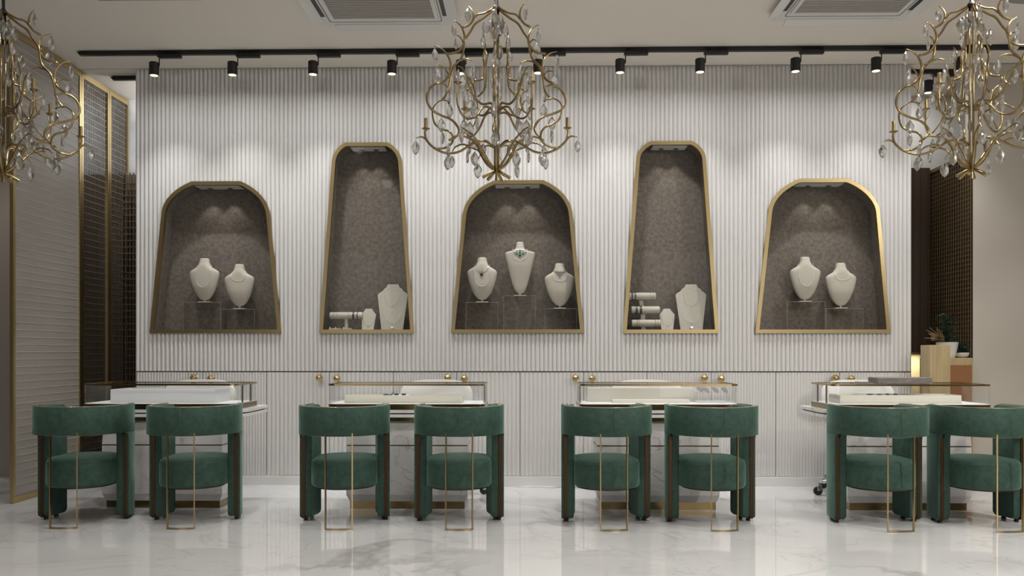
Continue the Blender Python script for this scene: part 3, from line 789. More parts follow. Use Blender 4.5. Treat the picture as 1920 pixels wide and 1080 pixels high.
def make_chair():
    t = empty('tub_chair', (0, 0, 0))
    bm = new(); curved(bm, band_cols(.003, ZBK+.001, ZTP-.003, .03), 0, .014, .0012)
    ob = fin('backrest', bm, 'velvet', t, smooth=True, angle=45)
    bm = new(); curved(bm, band_cols(.006, ZBK+.003, ZTP-.006, .03), .033, .085, .014)
    fin('backrest_pad', bm, 'velvet', t, smooth=True, angle=60)
    bm = new(); curved(bm, band_cols(0, ZBK-.001, ZTP, .03), .013, .034, .001)
    tr = fin('brass_trim', bm, 'brass_lit', t, smooth=True, angle=40)
    bm = new()
    p = path(-0.0); tube(bm, [(0, -RO-.0005, ZBK+.004), (0, -RO-.0012, .65), (0, -RO-.0005, ZTP-.006)], .0016, 8); fin('piping', bm, 'piping', ob, smooth=True)
    for sg in (-1, 1):
        bm = new(); curved(bm, leg_cols(sg, .003, 0, .022), 0, .014, .0012); curved(bm, leg_cols(sg, .005, 0, .022), .033, .078, .008)
        lg = fin('leg', bm, 'velvet', t, smooth=True, angle=45)
        bm = new(); curved(bm, leg_cols(sg, 0, 0, .016), .013, .034, .0008); fin('brass_edge', bm, 'bronze', lg, smooth=True, angle=40)
        bm = new()
        for s_ in (SL+.05, SE-.05):
            x, y, nx, ny = path(sg*s_); lathe(bm, [(.013, 0), (.015, .003), (.012, .018)], x+nx*.03, y+ny*.03, 0, 14)
        fin('foot', bm, 'rubber', lg, smooth=True, angle=40)
    # seat cushion: D plan
    ri = .206
    def seat_ring(k, z):
        pts = []
        for i in range(29):
            a = PI + PI*i/28; pts.append((ri*k*math.cos(a), -.010+ri*k*math.sin(a)*1.0, z))
        for i in range(13):
            a = PI*i/12; pts.append((ri*k*math.cos(a)*1.0, .145+ri*.55*k*math.sin(a), z))
        return pts
    bm = new(); rings = []
    prof = [(.90, .236), (.96, .238), (.985, .244), (1, .258), (1, .375), (.985, .392), (.95, .403), (.88, .410), (.7, .415), (.4, .418), (.15, .419)]
    for k, z in prof: rings.append([bm.verts.new(p) for p in seat_ring(k, z)])
    n = len(rings[0])
    for a, b_ in zip(rings[:-1], rings[1:]):
        for k in range(n): bm.faces.new((a[k], a[(k+1)%n], b_[(k+1)%n], b_[k]))
    bm.faces.new(rings[0][::-1]); bm.faces.new(rings[-1])
    st = fin('seat', bm, 'velvet', t, smooth=True, angle=60)
    bm = new(); R_ = [Vector(p) for p in seat_ring(.992, .388)]; tube(bm, R_+[R_[0]], .0018, 6); fin('piping', bm, 'piping', st, smooth=True)
    bm = new(); q = [(x, y) for x, y, z in seat_ring(.93, 0)]; prism(bm, q, .230, .2365); fin('seat_pan', bm, 'bronze', t)
    # rear loop leg: one bent brass strip
    bm = new(); hw = .0825
    def strip(s0_, s1_, z0, z1, n):
        rows = []
        for i in range(n+1):
            s = s0_+(s1_-s0_)*i/n; x, y, nx, ny = path(s)
            rows.append([bm.verts.new((x+nx*o, y+ny*o, z)) for o, z in ((-.001, z0), (-.001, z1), (.011, z1), (.011, z0))])
        for a, b_ in zip(rows[:-1], rows[1:]):
            for k in range(4): bm.faces.new((a[k], a[(k+1)%4], b_[(k+1)%4], b_[k]))
        bm.faces.new(rows[0][::-1]); bm.faces.new(rows[-1])
    strip(-hw, hw, .002, .0095, 10)
    for sg in (-1, 1): strip(sg*hw-.0036, sg*hw+.0036, .002, ZBK+.02, 2)
    fin('rear_loop_leg', bm, 'brass', t)['label'] = 'slim brass loop leg'
    return t
CHL = ['green velvet tub chair at the far left, beside the glass screen',
       'green velvet tub chair, right one of the pair at the leftmost table',
       'green velvet tub chair, left one of the pair at the second table',
       'green velvet tub chair, right one of the pair at the second table',
       'green velvet tub chair, left one of the pair at the third table',
       'green velvet tub chair, right one of the pair at the third table',
       'green velvet tub chair, left one of the pair at the rightmost table',
       'green velvet tub chair at the far right, cut by the picture edge']
proto = make_chair()
def center_from(px, Y): return WX(px, Y)
for i, px in enumerate((117, 337.5, 634.5, 861, 1152, 1360, 1691.5, 1897)):
    o = proto if i == 0 else copy_tree(proto)
    ra = math.radians(4.5)
    o.location = (WX(px, 5.2)-RO*math.sin(ra), 5.2+RO*math.cos(ra), 0); o.rotation_euler = (0, 0, ra); tag(o, CHL[i], 'chair', 'green tub chairs at the tables')

# ------------------------------------------------------------------ display tables and glass cases
YF = 5.86; DEP = .42
TW = 1.08; BWD = .835
def TC(i): return (-2.53, -.835, .885, 2.585)[i]
TLAB = ['marble display table at the far left, in front of the first pair of chairs', 'marble display table left of centre, second from the left', 'marble display table right of centre, third from the left', 'marble display table at the far right, beside the beige wall']
CLAB = ['glass showcase at the far left holding a tall white riser', 'glass showcase left of centre holding a divided cream tray', 'glass showcase right of centre holding round earring cards', 'glass showcase at the far right with grey stone slab on its lid']
def make_table():
    t = empty('display_table', (0, 0, 0))
    h = BWD/2
    bm = new(); prism(bm, [(-h+.022, 0), (h-.022, 0), (h-.022, .052), (-h+.022, .052)], .065, .39, 'y', .001); fin('plinth', bm, 'brass_dark', t)
    bm = new()
    def frust(w0, w1, z0, z1, y0a, y0b, y1=.40):
        A = [(-w0, y0a, z0), (w0, y0a, z0), (w0, y1, z0), (-w0, y1, z0)]; B = [(-w1, y0b, z1), (w1, y0b, z1), (w1, y1, z1), (-w1, y1, z1)]
        a = [bm.verts.new(p) for p in A]; b_ = [bm.verts.new(p) for p in B]
        bm.faces.new(a[::-1]); bm.faces.new(b_)
        for k in range(4): bm.faces.new((a[k], a[(k+1)%4], b_[(k+1)%4], b_[k]))
    frust(h-.02, h, .052, .10, .06, .045); frust(h, h, .10, .434, .045, .045)
    frust(h, h-.008, .442, .606, .045, .055)
    fin('body', bm, 'marble', t)
    bm = new(); box(bm, -h+.004, h-.004, .049, .396, .434, .442); fin('drawer_groove', bm, 'bronze', t)  # bronze strip set in the drawer line
    bm = new(); box(bm, -.44, .44, .035, .46, .606, .634); fin('under_tray', bm, 'brass_dark', t)
    for z0, z1 in ((.634, .655), (.664, .687)):
        bm = new(); prism(bm, rrect(-.585, .585, 0 if z0 > .65 else .004, .535, .10, 8, (1, 1, 0, 0)), z0, z1, 'z', .002); fin('marble_slab', bm, 'slab', t, smooth=False)
    bm = new(); prism(bm, rrect(-.565, .565, .015, .525, .09, 8, (1, 1, 0, 0)), .655, .664); fin('slab_gap', bm, 'bronze', t)
    return t
def make_case(side):
    t = empty('glass_showcase', (0, 0, 0)); h = TW/2; D = DEP
    c = (1, 1, 0, 0)
    out = rrect(-h, h, -.004, D, .05, 6, c); inn = rrect(-h+.008, h-.008, .004, D-.008, .046, 6, c)
    bm = new(); prism(bm, out, 0, .036, 'z', .0008); fin('base_frame', bm, 'brass_dark', t)
    bm = new(); prism(bm, rrect(-h+.004, h-.004, 0, D-.004, .048, 6, c), .036, .0395); fin('deck', bm, 'deck', t)
    bm = new(); ring_prism(bm, out, inn, .1625, .1745); fin('top_rim', bm, 'brass', t)
    bm = new(); prism(bm, inn, .168, .172); fin('top_glass', bm, 'glass', t)
    go = rrect(-h+.004, h-.004, 0, D-.004, .048, 6, c); gi = rrect(-h+.008, h-.008, .004, D-.008, .046, 6, c)
    bm = new(); ring_prism(bm, go, gi, .0395, .1625); fin('glass_wall', bm, 'glass', t)
    for y in (.135, .315):
        bm = new(); box(bm, side*(h-.012)-.005, side*(h-.012)+.005, y-.004, y+.004, .0395, .1625); fin('corner_post', bm, 'bronze', t)
    return t
cases = {}
tp = make_table(); cR = make_case(1); cL = make_case(-1)
used = set()
for i in range(4):
    cx = TC(i)
    o = tp if i == 0 else copy_tree(tp)
    o.location = (cx, YF, 0); tag(o, TLAB[i], 'table', 'marble display tables')
    src = cR if i < 2 else cL
    c = src if (i in (0, 2)) else copy_tree(src)
    c.location = (cx, YF+.002, .6875); tag(c, CLAB[i], 'showcase', 'glass showcases on the tables')
    area('case_led_strip', (cx, YF+.03, .85), (math.radians(12), 0, 0), .98, .012, (.12, .25, .22, .25)[i], (1, .93, .80) if i != 0 else (1, .98, .95))
ZD = .6875+.0395
# contents: table 1 tall white riser
YI = YF+.08
a = W(207, 752, YI); b_ = W(403, 752, YI)
t = thing('display_riser', ((a.x+b_.x)/2, YI, ZD), 'tall white open box riser in the far left showcase', 'display riser'); h = (b_.x-a.x)/2
bm = new(); box(bm, -h, h, 0, .30, 0, .083, .001); fin('body', bm, 'white', t)
bm = new(); ring_prism(bm, rrect(-h, h, 0, .30, .004, 2), rrect(-h+.012, h-.012, .012, .288, .004, 2), .083, .093); fin('raised_rim', bm, 'white', t)
# table 2 divided tray
def tray(px0, px1, hgt, divs, label, Y=YF+.07, deep=.20, ncomp=4):
    x0, x1 = WX(px0, Y), WX(px1, Y); h = (x1-x0)/2
    t = thing('jewelry_tray', ((x0+x1)/2, Y, ZD), label, 'jewelry tray', 'cream trays in the showcases')
    bm = new(); box(bm, -h, h, 0, deep, 0, hgt*.55, .001); fin('tray_floor', bm, 'tray', t)
    bm = new(); ring_prism(bm, rrect(-h, h, 0, deep, .004, 2), rrect(-h+.008, h-.008, .008, deep-.008, .004, 2), hgt*.55, hgt)
    fin('tray_rim', bm, 'tray', t)
    for d in divs:
        bm = new(); box(bm, -h+2*h*d-.003, -h+2*h*d+.003, .008, deep-.008, hgt*.55, hgt*.98); fin('divider', bm, 'tray', t)
    return t, h
t, h = tray(646, 866, .052, (.33, .50, .76), 'cream divided jewelry tray in the showcase left of centre')
def disc(loc, r, th, mt, label, rot=(0, 0, 0), group='small pieces in the showcases', cat='ring', name='ring_box', sq=False):
    bm = new()
    if sq: box(bm, -r, r, -th, th, 0, r*.9, .002)
    else: lathe(bm, [(r*.3, 0), (r, .002), (r, th), (r*.3, th+.002)], 0, 0, 0, 20)
    o = fin(name, bm, mt, None, smooth=not sq, angle=40); o.location = loc; o.rotation_euler = rot
    tag(o, label, cat, group); return o
Y2 = YF+.07+.06
for px, sq, r, lb in ((724, 0, .020, 'flat dark brooch at left of the divided tray'), (734, 0, .022, 'tilted grey disc brooch beside the flat one in the divided tray'), (743.5, 1, .014, 'small dark square ring in the divided tray, left of two'), (757, 1, .014, 'small dark square ring in the divided tray, right of two')):
    disc((WX(px, Y2), Y2, ZD+.052), r, .008, 'gunmetal', lb, (0, -.5 if px == 734 else 0, 0), cat='jewelry piece', name='brooch' if not sq else 'ring', sq=bool(sq))
# raised block the brooches rest on is part of tray
x0, x1 = WX(719, YF+.075)-t.location.x, WX(765, YF+.075)-t.location.x
bm = new(); box(bm, x0, x1, .012, .18, .052*.55, .0515); fin('ring_pad', bm, 'tray', t)
# table 3: tall backing box, low tray, earring cards
Y3 = YF+.26
x0, x1 = WX(1101, Y3), WX(1303, Y3)
t = thing('display_riser', ((x0+x1)/2, Y3, ZD), 'wide cream backing box in the showcase right of centre', 'display riser')
bm = new(); box(bm, -(x1-x0)/2, (x1-x0)/2, 0, .10, 0, .098, .001); fin('body', bm, 'tray', t)
x0, x1 = WX(1148, YF+.16), WX(1292, YF+.16)
t = thing('jewelry_tray', ((x0+x1)/2, YF+.13, ZD), 'low cream tray before the backing box, right of centre', 'jewelry tray', 'cream trays in the showcases')
bm = new(); box(bm, -(x1-x0)/2, (x1-x0)/2, 0, .09, 0, .022, .002); fin('tray_floor', bm, 'tray', t)
Y3b = YF+.2
x0, x1 = WX(1304, Y3b), WX(1368, Y3b)
t = thing('earring_rack', ((x0+x1)/2, Y3b, ZD), 'clear stepped rack holding the round earring cards', 'earring rack')
hh = (x1-x0)/2
bm = new(); prism(bm, [(0, 0), (.12, 0), (.12, .075), (.05, .064), (0, .05)], -hh, hh, 'x'); fin('rack', bm, 'acrylic', t)
for j, (px, py) in enumerate(((1312, 730), (1324, 731.5), (1341, 731.5), (1358, 731.5))):
    p = W(px, py, Y3b-.01)
    bm = new(); lathe(bm, [(.001, 0), (.026, .001), (.026, .004), (.001, .005)], 0, 0, 0, 24)
    o = fin('earring_card', bm, 'stone', None, smooth=True, angle=40); o.location = p; o.rotation_euler = (.75, .12, .5)
    tag(o, ('leftmost', 'second', 'third', 'rightmost')[j] + ' of the four tilted grey earring discs', 'earring card', 'round grey earring cards')
    bm = new(); tube(bm, [(.0, -.026, .003), (.004, -.032, .001), (.008, -.028, .003)], .0012, 6); fin('earring', bm, 'gold', o, smooth=True)
# table 4 tray with dark pieces
t, h = tray(1575, 1803, .058, (), 'long cream tray in the far right showcase', deep=.22)
Y4 = YF+.07+.05
for px, sq, r, lb in ((1631, 0, .022, 'larger dark dome brooch on the far right tray'), (1648.5, 0, .016, 'smaller dark dome brooch on the far right tray'), (1664, 1, .011, 'left dark square ring on the far right tray'), (1679, 1, .011, 'right dark square ring on the far right tray')):
    disc((WX(px, Y4), Y4, ZD+.058), r, .006, 'gunmetal', lb, cat='jewelry piece', name='brooch' if not sq else 'ring', sq=bool(sq))
bm = new(); box(bm, WX(1618, Y4)-t.location.x, WX(1690, Y4)-t.location.x, .012, .2, .0319, .0575); fin('ring_pad', bm, 'tray', t)
# grey slab on the lid of case 4
ZL = .6875+.1745
p0, p1 = W(1648, 722, YF+.10), W(1751, 722, YF+.10)
bm = new(); prism(bm, [(0, .17), (.02, .16), (p1.x-p0.x, .0), (p1.x-p0.x+.02, .05), (.20, .19), (.04, .22)], 0, .036, 'z', .002)
bm.free()
bm = new(); box(bm, 0, p1.x-p0.x, 0, .17, 0, .040, .002)
o = fin('stone_box', bm, 'stone', None); o.location = (p0.x, YF+.12, ZL+.0005); o.rotation_euler = (0, 0, .0)
tag(o, 'grey veined stone box lying on the far right showcase', 'stone box')
bm = new(); box(bm, 0, .10, 0, .09, 0, .008, .001)
o = fin('stone_tile', bm, 'stone', None); o.location = (WX(1612, YF+.2), YF+.2, ZL+.0005); tag(o, 'small flat grey tile beside the stone box on the showcase', 'tile')

# ------------------------------------------------------------------ white office chairs behind the tables
def make_office(off):
    t = empty('office_chair', (0, 0, 0))
    # backrest: rounded shell facing the room
    bm = new(); pts = []
    N = 36
    W_, Z0, Z1 = .285, .62, .862
    for i in range(N):
        a = 2*PI*i/N; c, s = math.cos(a), math.sin(a)
        pts.append((W_*math.copysign(abs(c)**.72, c), (Z0+Z1)/2+(Z1-Z0)/2*math.copysign(abs(s)**.72, s)))
    prism(bm, pts, -.02, .02, 'y', .012)
    for v in bm.verts: v.co.y += .03-.55*v.co.x**2 + (v.co.z-.5)*.08
    fin('backrest', bm, 'leather', t, smooth=True, angle=50)
    bm = new(); prism(bm, rrect(-.24, .24, -.42, .04, .10, 8), .43, .50, 'z', .02); fin('seat', bm, 'leather', t, smooth=True, angle=50)
    bm = new(); lathe(bm, [(.03, .10), (.028, .30), (.018, .301), (.018, .43)], off, -.18, 0, 18); fin('gas_stem', bm, 'chrome', t, smooth=True, angle=40)
    for k in range(5):
        a = 2*PI*k/5 + CAS
        c, s = math.cos(a), math.sin(a)
        bm = new(); tube(bm, [(off, -.18, .125), (off+c*.14, -.18+s*.14, .118), (off+c*.295, -.18+s*.295, .098)], .02, 10, .011); arm = fin('base_arm', bm, 'chrome', t, smooth=True)
        bm = new(); lathe(bm, [(.0315, -.012), (.033, -.008), (.033, .008), (.0315, .012)], off+c*.31, -.18+s*.31, .033, 22, 'y'); fin('caster', bm, 'rubber', arm, smooth=True, angle=40)
        bm = new(); prism(bm, [(off+c*.31-.008, .035), (off+c*.31+.014, .035), (off+c*.31+.030, .062), (off+c*.31+.026, .078), (off+c*.31-.006, .078)], -.18+s*.31-.016, -.18+s*.31+.016, 'y', .002); fin('caster_fork', bm, 'chrome', arm)
    return t
CAS = -.2
oc1 = make_office(.085)
CAS = PI+.2
oc2 = make_office(-.085)
OL = ['white leather swivel chair behind the far left table', 'white leather swivel chair behind the second table, caster right of its base', 'white leather swivel chair behind the third table', 'white leather swivel chair behind the far right table, caster left of its base']
for i, (px, src) in enumerate(((374, oc2), (818, oc1), (1213, oc2), (1608, oc2))):
    o = copy_tree(src) if i in (2, 3) else src
    X = WX(px, 6.79)
    o.location = (X, 6.79, 0); tag(o, OL[i], 'office chair', 'white swivel chairs behind the tables')

# ------------------------------------------------------------------ track lighting
def make_head():
    t = empty('track_spotlight', (0, 0, 0))
    bm = new(); box(bm, -.005, .17, -.018, .018, -.052, 0, .003); prism(bm, [(-.012, -.03), (.0, -.03), (.012, -.052), (-.012, -.045)], -.018, .018, 'y'); fin('adapter', bm, 'black', t)
    bm = new(); tube(bm, [(-.001, 0, -.03), (-.001, 0, -.112), (-.012, 0, -.114)], .0042, 8); fin('arm', bm, 'black', t, smooth=True)
    bm = new(); lathe(bm, [(.033, -.183), (.0365, -.180), (.0365, -.088), (.033, -.084), (.004, -.083)], -.042, 0, 0, 32); body = fin('lamp_body', bm, 'black', t, smooth=True, angle=40)
    bm = new(); lathe(bm, [(.029, -.1845), (.029, -.180), (.02, -.176)], -.042, 0, 0, 28); fin('lens', bm, 'lens', body)
    return t
YT = 6.56; ZTK = ZC-.004
def track(x0, x1, Y, label):
    bm = new(); box(bm, x0, x1, Y-.018, Y+.018, ZC-.034, ZC-.001, .002); prism(bm, [(x0, ZC-.030), (x0, ZC-.012), (x0-.02, ZC-.010)], Y-.015, Y+.015, 'y')
    o = fin('light_track', bm, 'black'); tag(o, label, 'light track')
track(WX(150, YT), WX(1700, YT)+1.6, YT, 'long black ceiling track in front of the fluted wall')
track(WX(212, 7.16), WX(212, 7.16)+.5, 7.16, 'short black track showing behind the left end of the fluted wall')
track(XR-.3, 6.0, 7.12, 'short black track behind the fluted wall at the right')
track(-4.6, -3.72, 6.3, 'black track beyond the glass screen at the far left')
hd = make_head()
HX = [(299, 'black spotlight at the left end of the long track'), (446, 'second black spotlight from the left on the long track'), (597, 'third black spotlight from the left, above the tall left niche'),
      (745, 'fourth black spotlight from the left, left of the centre chandelier'), (874, 'black spotlight half hidden behind the left of the centre chandelier'), (1019, 'black spotlight half hidden behind the right of the centre chandelier'),
      (1173, 'black spotlight just right of the centre chandelier'), (1323, 'black spotlight above the tall right niche'), (1502, 'black spotlight above the far right niche'), (1653, 'black spotlight over the right end of the fluted wall'), (1812, 'black spotlight behind the right chandelier on the long track')]
for i, (px, lb) in enumerate(HX):
    o = hd if i == 0 else copy_tree(hd)
    x = WX(px, YT); o.location = (x, YT, ZC-.006); tag(o, lb, 'spotlight', 'black track spotlights')
    spot('track_lamp', (x-.042, YT, ZC-.197), (x-.042, YT+.42, 0.1), 45, 84, 1.0, (.985, .985, .985), .03)
    dl = area('track_lamp_glow', (x-.042, YT, ZC-.193), (0, 0, 0),   .05, .05, 1.7, (.985, .99, 1)); dl.data.shape = 'DISK'
o = copy_tree(hd); o.location = (WX(1750, 7.12), 7.12, ZC-.006); tag(o, 'black spotlight behind the fluted wall, left of the right chandelier stem', 'spotlight', 'black track spotlights')

# ------------------------------------------------------------------ ceiling cassettes
def make_ac():
    t = empty('ceiling_cassette', (0, 0, 0))      # origin at centre on the ceiling, hangs down
    h = .475
    bm = new(); prism(bm, rrect(-h, h, -h, h, .06, 6), -.026, -.001, 'z', .004); fin('panel', bm, 'acwhite', t)
    bm = new(); ring_prism(bm, rrect(-h+.085, h-.085, -h+.085, h-.085, .02, 4), rrect(-h+.092, h-.092, -h+.092, h-.092, .02, 4), -.0275, -.0262); fin('panel_seam', bm, 'gap', t)
    q = .345
    bm = new(); box(bm, -q, q, -q, q-.035, -.030, -.0262); ring = fin('grille_backing', bm, 'acgrey', t)
    bm = new()
    for i in range(24):
        y = -q+.012+(2*q-.059)*i/23; box(bm, -q+.002, q-.002, y-.0075, y+.0075, -.0335, -.0315)
    fin('grille_slats', bm, 'acslat', t)
    bm = new(); ring_prism(bm, rrect(-q-.025, q+.025, -q-.025, q-.01, .02, 4), rrect(-q, q, -q, q-.035, .005, 4), -.036, -.0262); fin('grille_frame', bm, 'acwhite', t)
    for k in range(4):
        a = k*PI/2; R = Matrix.Rotation(a, 4, 'Z')
        if k != 2: bm = new(); box(bm, -.29, .29, -h+.022, -h+.074, -.0275, -.0262); bm.transform(R); fin('outlet', bm, 'black', t)
        bm = new(); box(bm, -.365, .365, -.0025, .0025, -.075, 0, .001); 
        bmesh.ops.rotate(bm, verts=bm.verts, cent=(0, 0, 0), matrix=Matrix.Rotation(math.radians(-78), 3, 'X'))
        bmesh.ops.translate(bm, verts=bm.verts, vec=(0, -h+.045, -.028)); bm.transform(R); fin('louvre', bm, 'acwhite', t)
    return t
ac = make_ac(); ac.location = (-.985, 5.56, ZC); tag(ac, 'white ceiling air conditioner left of the centre chandelier', 'air conditioner', 'ceiling air conditioners')
o = copy_tree(ac); o.location = (2.13, 5.52, ZC); tag(o, 'white ceiling air conditioner between centre and right chandeliers', 'air conditioner', 'ceiling air conditioners')
a = W(176, 3, 5.56); b_ = W(384, 3, 5.56)
bm = new(); prism(bm, [(a.x, 5.1), (b_.x, 5.1), (b_.x, 5.55), (a.x+.05, 5.55), (a.x, 5.51)], ZC-.03, ZC-.001, 'z', .002)
o = fin('ceiling_access_panel', bm, 'acgrey'); tag(o, 'grey ceiling panel edge at the top left', 'ceiling panel')
a = W(1925, 15, 5.72)
bm = new(); lathe(bm, [(.001, -.02), (.30, -.02), (.31, -.012), (.31, -.001)], a.x, 5.44, ZC, 40)
o = fin('ceiling_speaker', bm, 'acgrey', smooth=True, angle=40); tag(o, 'round grey ceiling disc at the top right corner', 'ceiling speaker')

# ------------------------------------------------------------------ chandeliers
YC = 4.6; KP = YC/FPX; Z0C = CH+(HZ-322)*KP
def cz(y): return (322-y)*KP
def drop_mesh():
    bm = new(); h, w, d = .035, .0195, .0085
    rows = [(1, .05), (.62, .60), (.2, 1.0), (-.28, .98), (-.7, .60), (-1, .05)]
    rings = []
    for k, (z, s) in enumerate(rows):
        n = 8; off = (k % 2)*PI/n
        rings.append([bm.verts.new((w*s*math.cos(2*PI*i/n+off), d*(.3+.7*s)*math.sin(2*PI*i/n+off)*(1 if s > .1 else .2), z*h-h-.012)) for i in range(n)])
    for k in range(len(rings)-1):
        A, B = rings[k], rings[k+1]
        for i in range(8):
            j = (i+1) % 8
            if k % 2 == 0: bm.faces.new((A[i], A[j], B[i])); bm.faces.new((A[j], B[j], B[i]))
            else: bm.faces.new((A[i], B[j], B[i])); bm.faces.new((A[i], A[j], B[j]))
    bm.faces.new(rings[0]); bm.faces.new(rings[-1][::-1])
    bm2 = bm
    return bm2
RIB = [ # (points, r_start, r_end, tip_at_start)
 ([(4,17),(24,33),(40,44),(50,60),(60,75),(62,92),(66,108),(80,124),(87,146),(91,170),(102,187)], .0042, .0042, 0),
 ([(4,14),(22,24),(36,27),(44,36)], .004, .0035, 0),
 ([(55,7),(46,18),(44,33),(52,45),(64,51)], .0015, .0045, 1),
 ([(80,42),(67,51),(60,68),(62,84),(73,97),(92,101)], .0015, .0045, 1),
 ([(77,70),(68,72),(63,80)], .0012, .003, 1),
 ([(115,91),(100,97),(88,113),(86,133),(94,149),(107,157)], .0015, .0045, 1),
 ([(112,127),(98,130),(90,139)], .0012, .003, 1),
 ([(45,116),(58,112),(72,116),(84,128)], .0014, .004, 1),
 ([(90,164),(101,158),(115,160),(127,172),(130,190),(121,206),(104,215),(86,222),(74,235),(72,247),(80,258),(89,263)], .002, .002, 2),
 ([(88,190),(104,186),(118,194),(123,208),(118,228),(104,238),(92,242),(84,252),(85,266),(98,276),(115,278)], .002, .004, 1),
 ([(1,320),(16,309),(27,292),(36,272),(50,260),(72,255),(90,264)], .006, .002, 3),
 ([(4,276),(18,266),(34,264),(50,272),(70,284),(92,287),(114,279),(130,264),(134,250),(133,241)], .0045, .0045, 0),
 ([(131,262),(140,256),(152,258)], .0035, .0012, 3),
 ([(88,282),(80,273),(65,269),(53,273)], .0015, .0035, 1)]
SEC = [
 ([(4,212),(14,206),(24,210),(34,228),(46,238),(56,238),(64,226),(67,208),(66,181)], .0045, .004, 0),
 ([(30,77),(23,95),(26,118),(23,140),(26,158),(38,166)], .0015, .0045, 1),
 ([(50,152),(42,162),(42,176),(50,188)], .0014, .004, 1),
 ([(80,161),(69,160),(60,168),(54,182),(44,197),(30,205),(20,202),(10,197),(4,207)], .0016, .0045, 1),
 ([(4,276),(16,268),(26,274),(38,290)], .004, .0015, 3),
 ([(1,320),(14,306),(26,288),(36,272),(50,262),(60,258)], .006, .0025, 3),
 ([(36,166),(33,190),(40,214),(56,232)], .004, .003, 0)]
def cyl(p, ang, tw):
    r = p[0]*KP; a = ang+tw; return Vector((r*math.cos(a), r*math.sin(a), cz(p[1])))
def make_chandelier(rot, label):
    rnd = random.Random(5)
    t = empty('chandelier', (0, 0, 0), rot)
    drops = []
    for k in range(4):
        ang = k*PI/2; side = k % 2
        bm = new()
        for ci, (pts, r0, r1, tip) in enumerate(RIB):
            if side and ci in (9, 11, 12, 13): continue
            ht = ci % 3 - 1
            P = []
            n = len(pts)
            for j, p in enumerate(pts):
                u = j/(n-1)
                tw = 0
                if ci in (2, 3, 5, 7): tw = .16*(1-u)*(1 if (ci+k) % 2 else -1)
                if ci in (4, 6, 13): tw = -.22*(1-u)*(1 if (ci+k) % 2 else -1)
                if ci == 8: tw = .10*math.sin(u*PI*2)
                if ci == 9: tw = -.14*math.sin(u*PI)
                if ci == 10: tw = .10*u
                P.append(cyl(p, ang, tw))
            if side: P = [cyl(p, ang, 0) for p in pts]
            C_ = catmull(P, 4); m_ = len(C_)
            rm = max(r0, r1, .0045)
            rads = []
            for j in range(m_):
                u = j/(m_-1); base = r0+(r1-r0)*min(1, u*2.2) if tip == 1 else (r1+(r0-r1)*min(1, (1-u)*2.2) if tip == 3 else (rm if tip == 2 else r0+(r1-r0)*u))
                if tip == 2: base = .002+(rm-.002)*min(1, min(u, 1-u)*5)
                rads.append(base*1.45)
            tube(bm, C_, .004, 7, rads=rads)
            if tip in (1, 2): drops.append(C_[0].copy())
            if tip == 3: drops.append(C_[-1].copy())
            if ci == 11: drops.append(C_[len(C_)//2+2].copy()); drops.append(C_[6].copy())
            if ci == 9: drops.append(C_[20].copy()); 
            if ci == 8 : drops.append(C_[24].copy())
        arm = fin('arm', bm, 'antique', t, smooth=True)
        if side: continue
        c = cyl((133, 241), ang, 0)
        bm = new(); lathe(bm, [(.004, -.012), (.010, -.004), (.022, .001), (.0225, .003), (.010, .001)], c.x, c.y, c.z, 16); fin('drip_pan', bm, 'antique', arm, smooth=True, angle=50)
        bm = new(); lathe(bm, [(.0095, 0), (.0095, .055), (.0075, .0555)], c.x, c.y, c.z+.002, 14); fin('candle_tube', bm, 'antique', arm, smooth=True, angle=40)
    for k, dg in enumerate((52, 128, 232, 308)):
        ang = math.radians(dg); SX = 1/math.cos(math.radians(52))
        bm = new()
        for ci, (pts, r0, r1, tip) in enumerate(SEC):
            P = [cyl((p[0]*SX, p[1]), ang, (.16*(1-j/(len(pts)-1)))*(1 if (ci+k) % 2 else -1)*(0 if ci in (0, 5) else 1)) for j, p in enumerate(pts)]
            C_ = catmull(P, 4); m_ = len(C_)
            rads = [(r0+(r1-r0)*min(1, 2*j/(m_-1)))*1.35 for j in range(m_)] if tip != 3 else [(r1+(r0-r1)*min(1, 2*(1-j/(m_-1))))*1.1 for j in range(m_)]
            tube(bm, C_, .004, 7, rads=rads)
            if tip == 1: drops.append(C_[0].copy())
            if tip == 3: drops.append(C_[-1].copy())
            if ci in (0, 3, 6): drops.append(C_[m_//2].copy())
            if ci == 0: drops.append(C_[m_//2+4].copy())
        c = cyl((66*SX, 181), ang, 0)
        b2 = new(); lathe(b2, [(.004, -.012), (.010, -.004), (.022, .001), (.0225, .003), (.010, .001)], c.x, c.y, c.z, 16); dp = fin('drip_pan', b2, 'antique', t, smooth=True, angle=50)
        b2 = new(); lathe(b2, [(.0095, 0), (.0095, .055), (.0075, .0555)], c.x, c.y, c.z+.002, 14); fin('candle_tube', b2, 'antique', t, smooth=True, angle=40)
        fin('inner_arm', bm, 'antique', t, smooth=True)
    bm = new()
    for k in range(2):
        a = k*PI; tube(bm, [(0.009*math.cos(a), .009*math.sin(a), cz(12)), (.011*math.cos(a+.5), .011*math.sin(a+.5), cz(160)), (.009*math.cos(a), .009*math.sin(a), cz(322))], .0055, 8)
    lathe(bm, [(.012, -.012), (.017, 0), (.012, .012)], 0, 0, cz(320), 16)
    fin('stem', bm, 'antique', t, smooth=True)
    for k in range(6):
        a = k*PI/3+.2; bm = new()
        tube(bm, [(0.004*math.cos(a), .004*math.sin(a), cz(320)), (.03*math.cos(a), .03*math.sin(a), cz(324)), (.074*math.cos(a), .074*math.sin(a), cz(333))], .0065, 8, .0095)
        fin('branch_foot', bm, 'antique', t, smooth=True, angle=50)
    bm = new(); lathe(bm, [(.006, 0), (.0085, -.045)], 0, 0, 0, 12); fin('bottom_finial', bm, 'antique', t, smooth=True, angle=40)
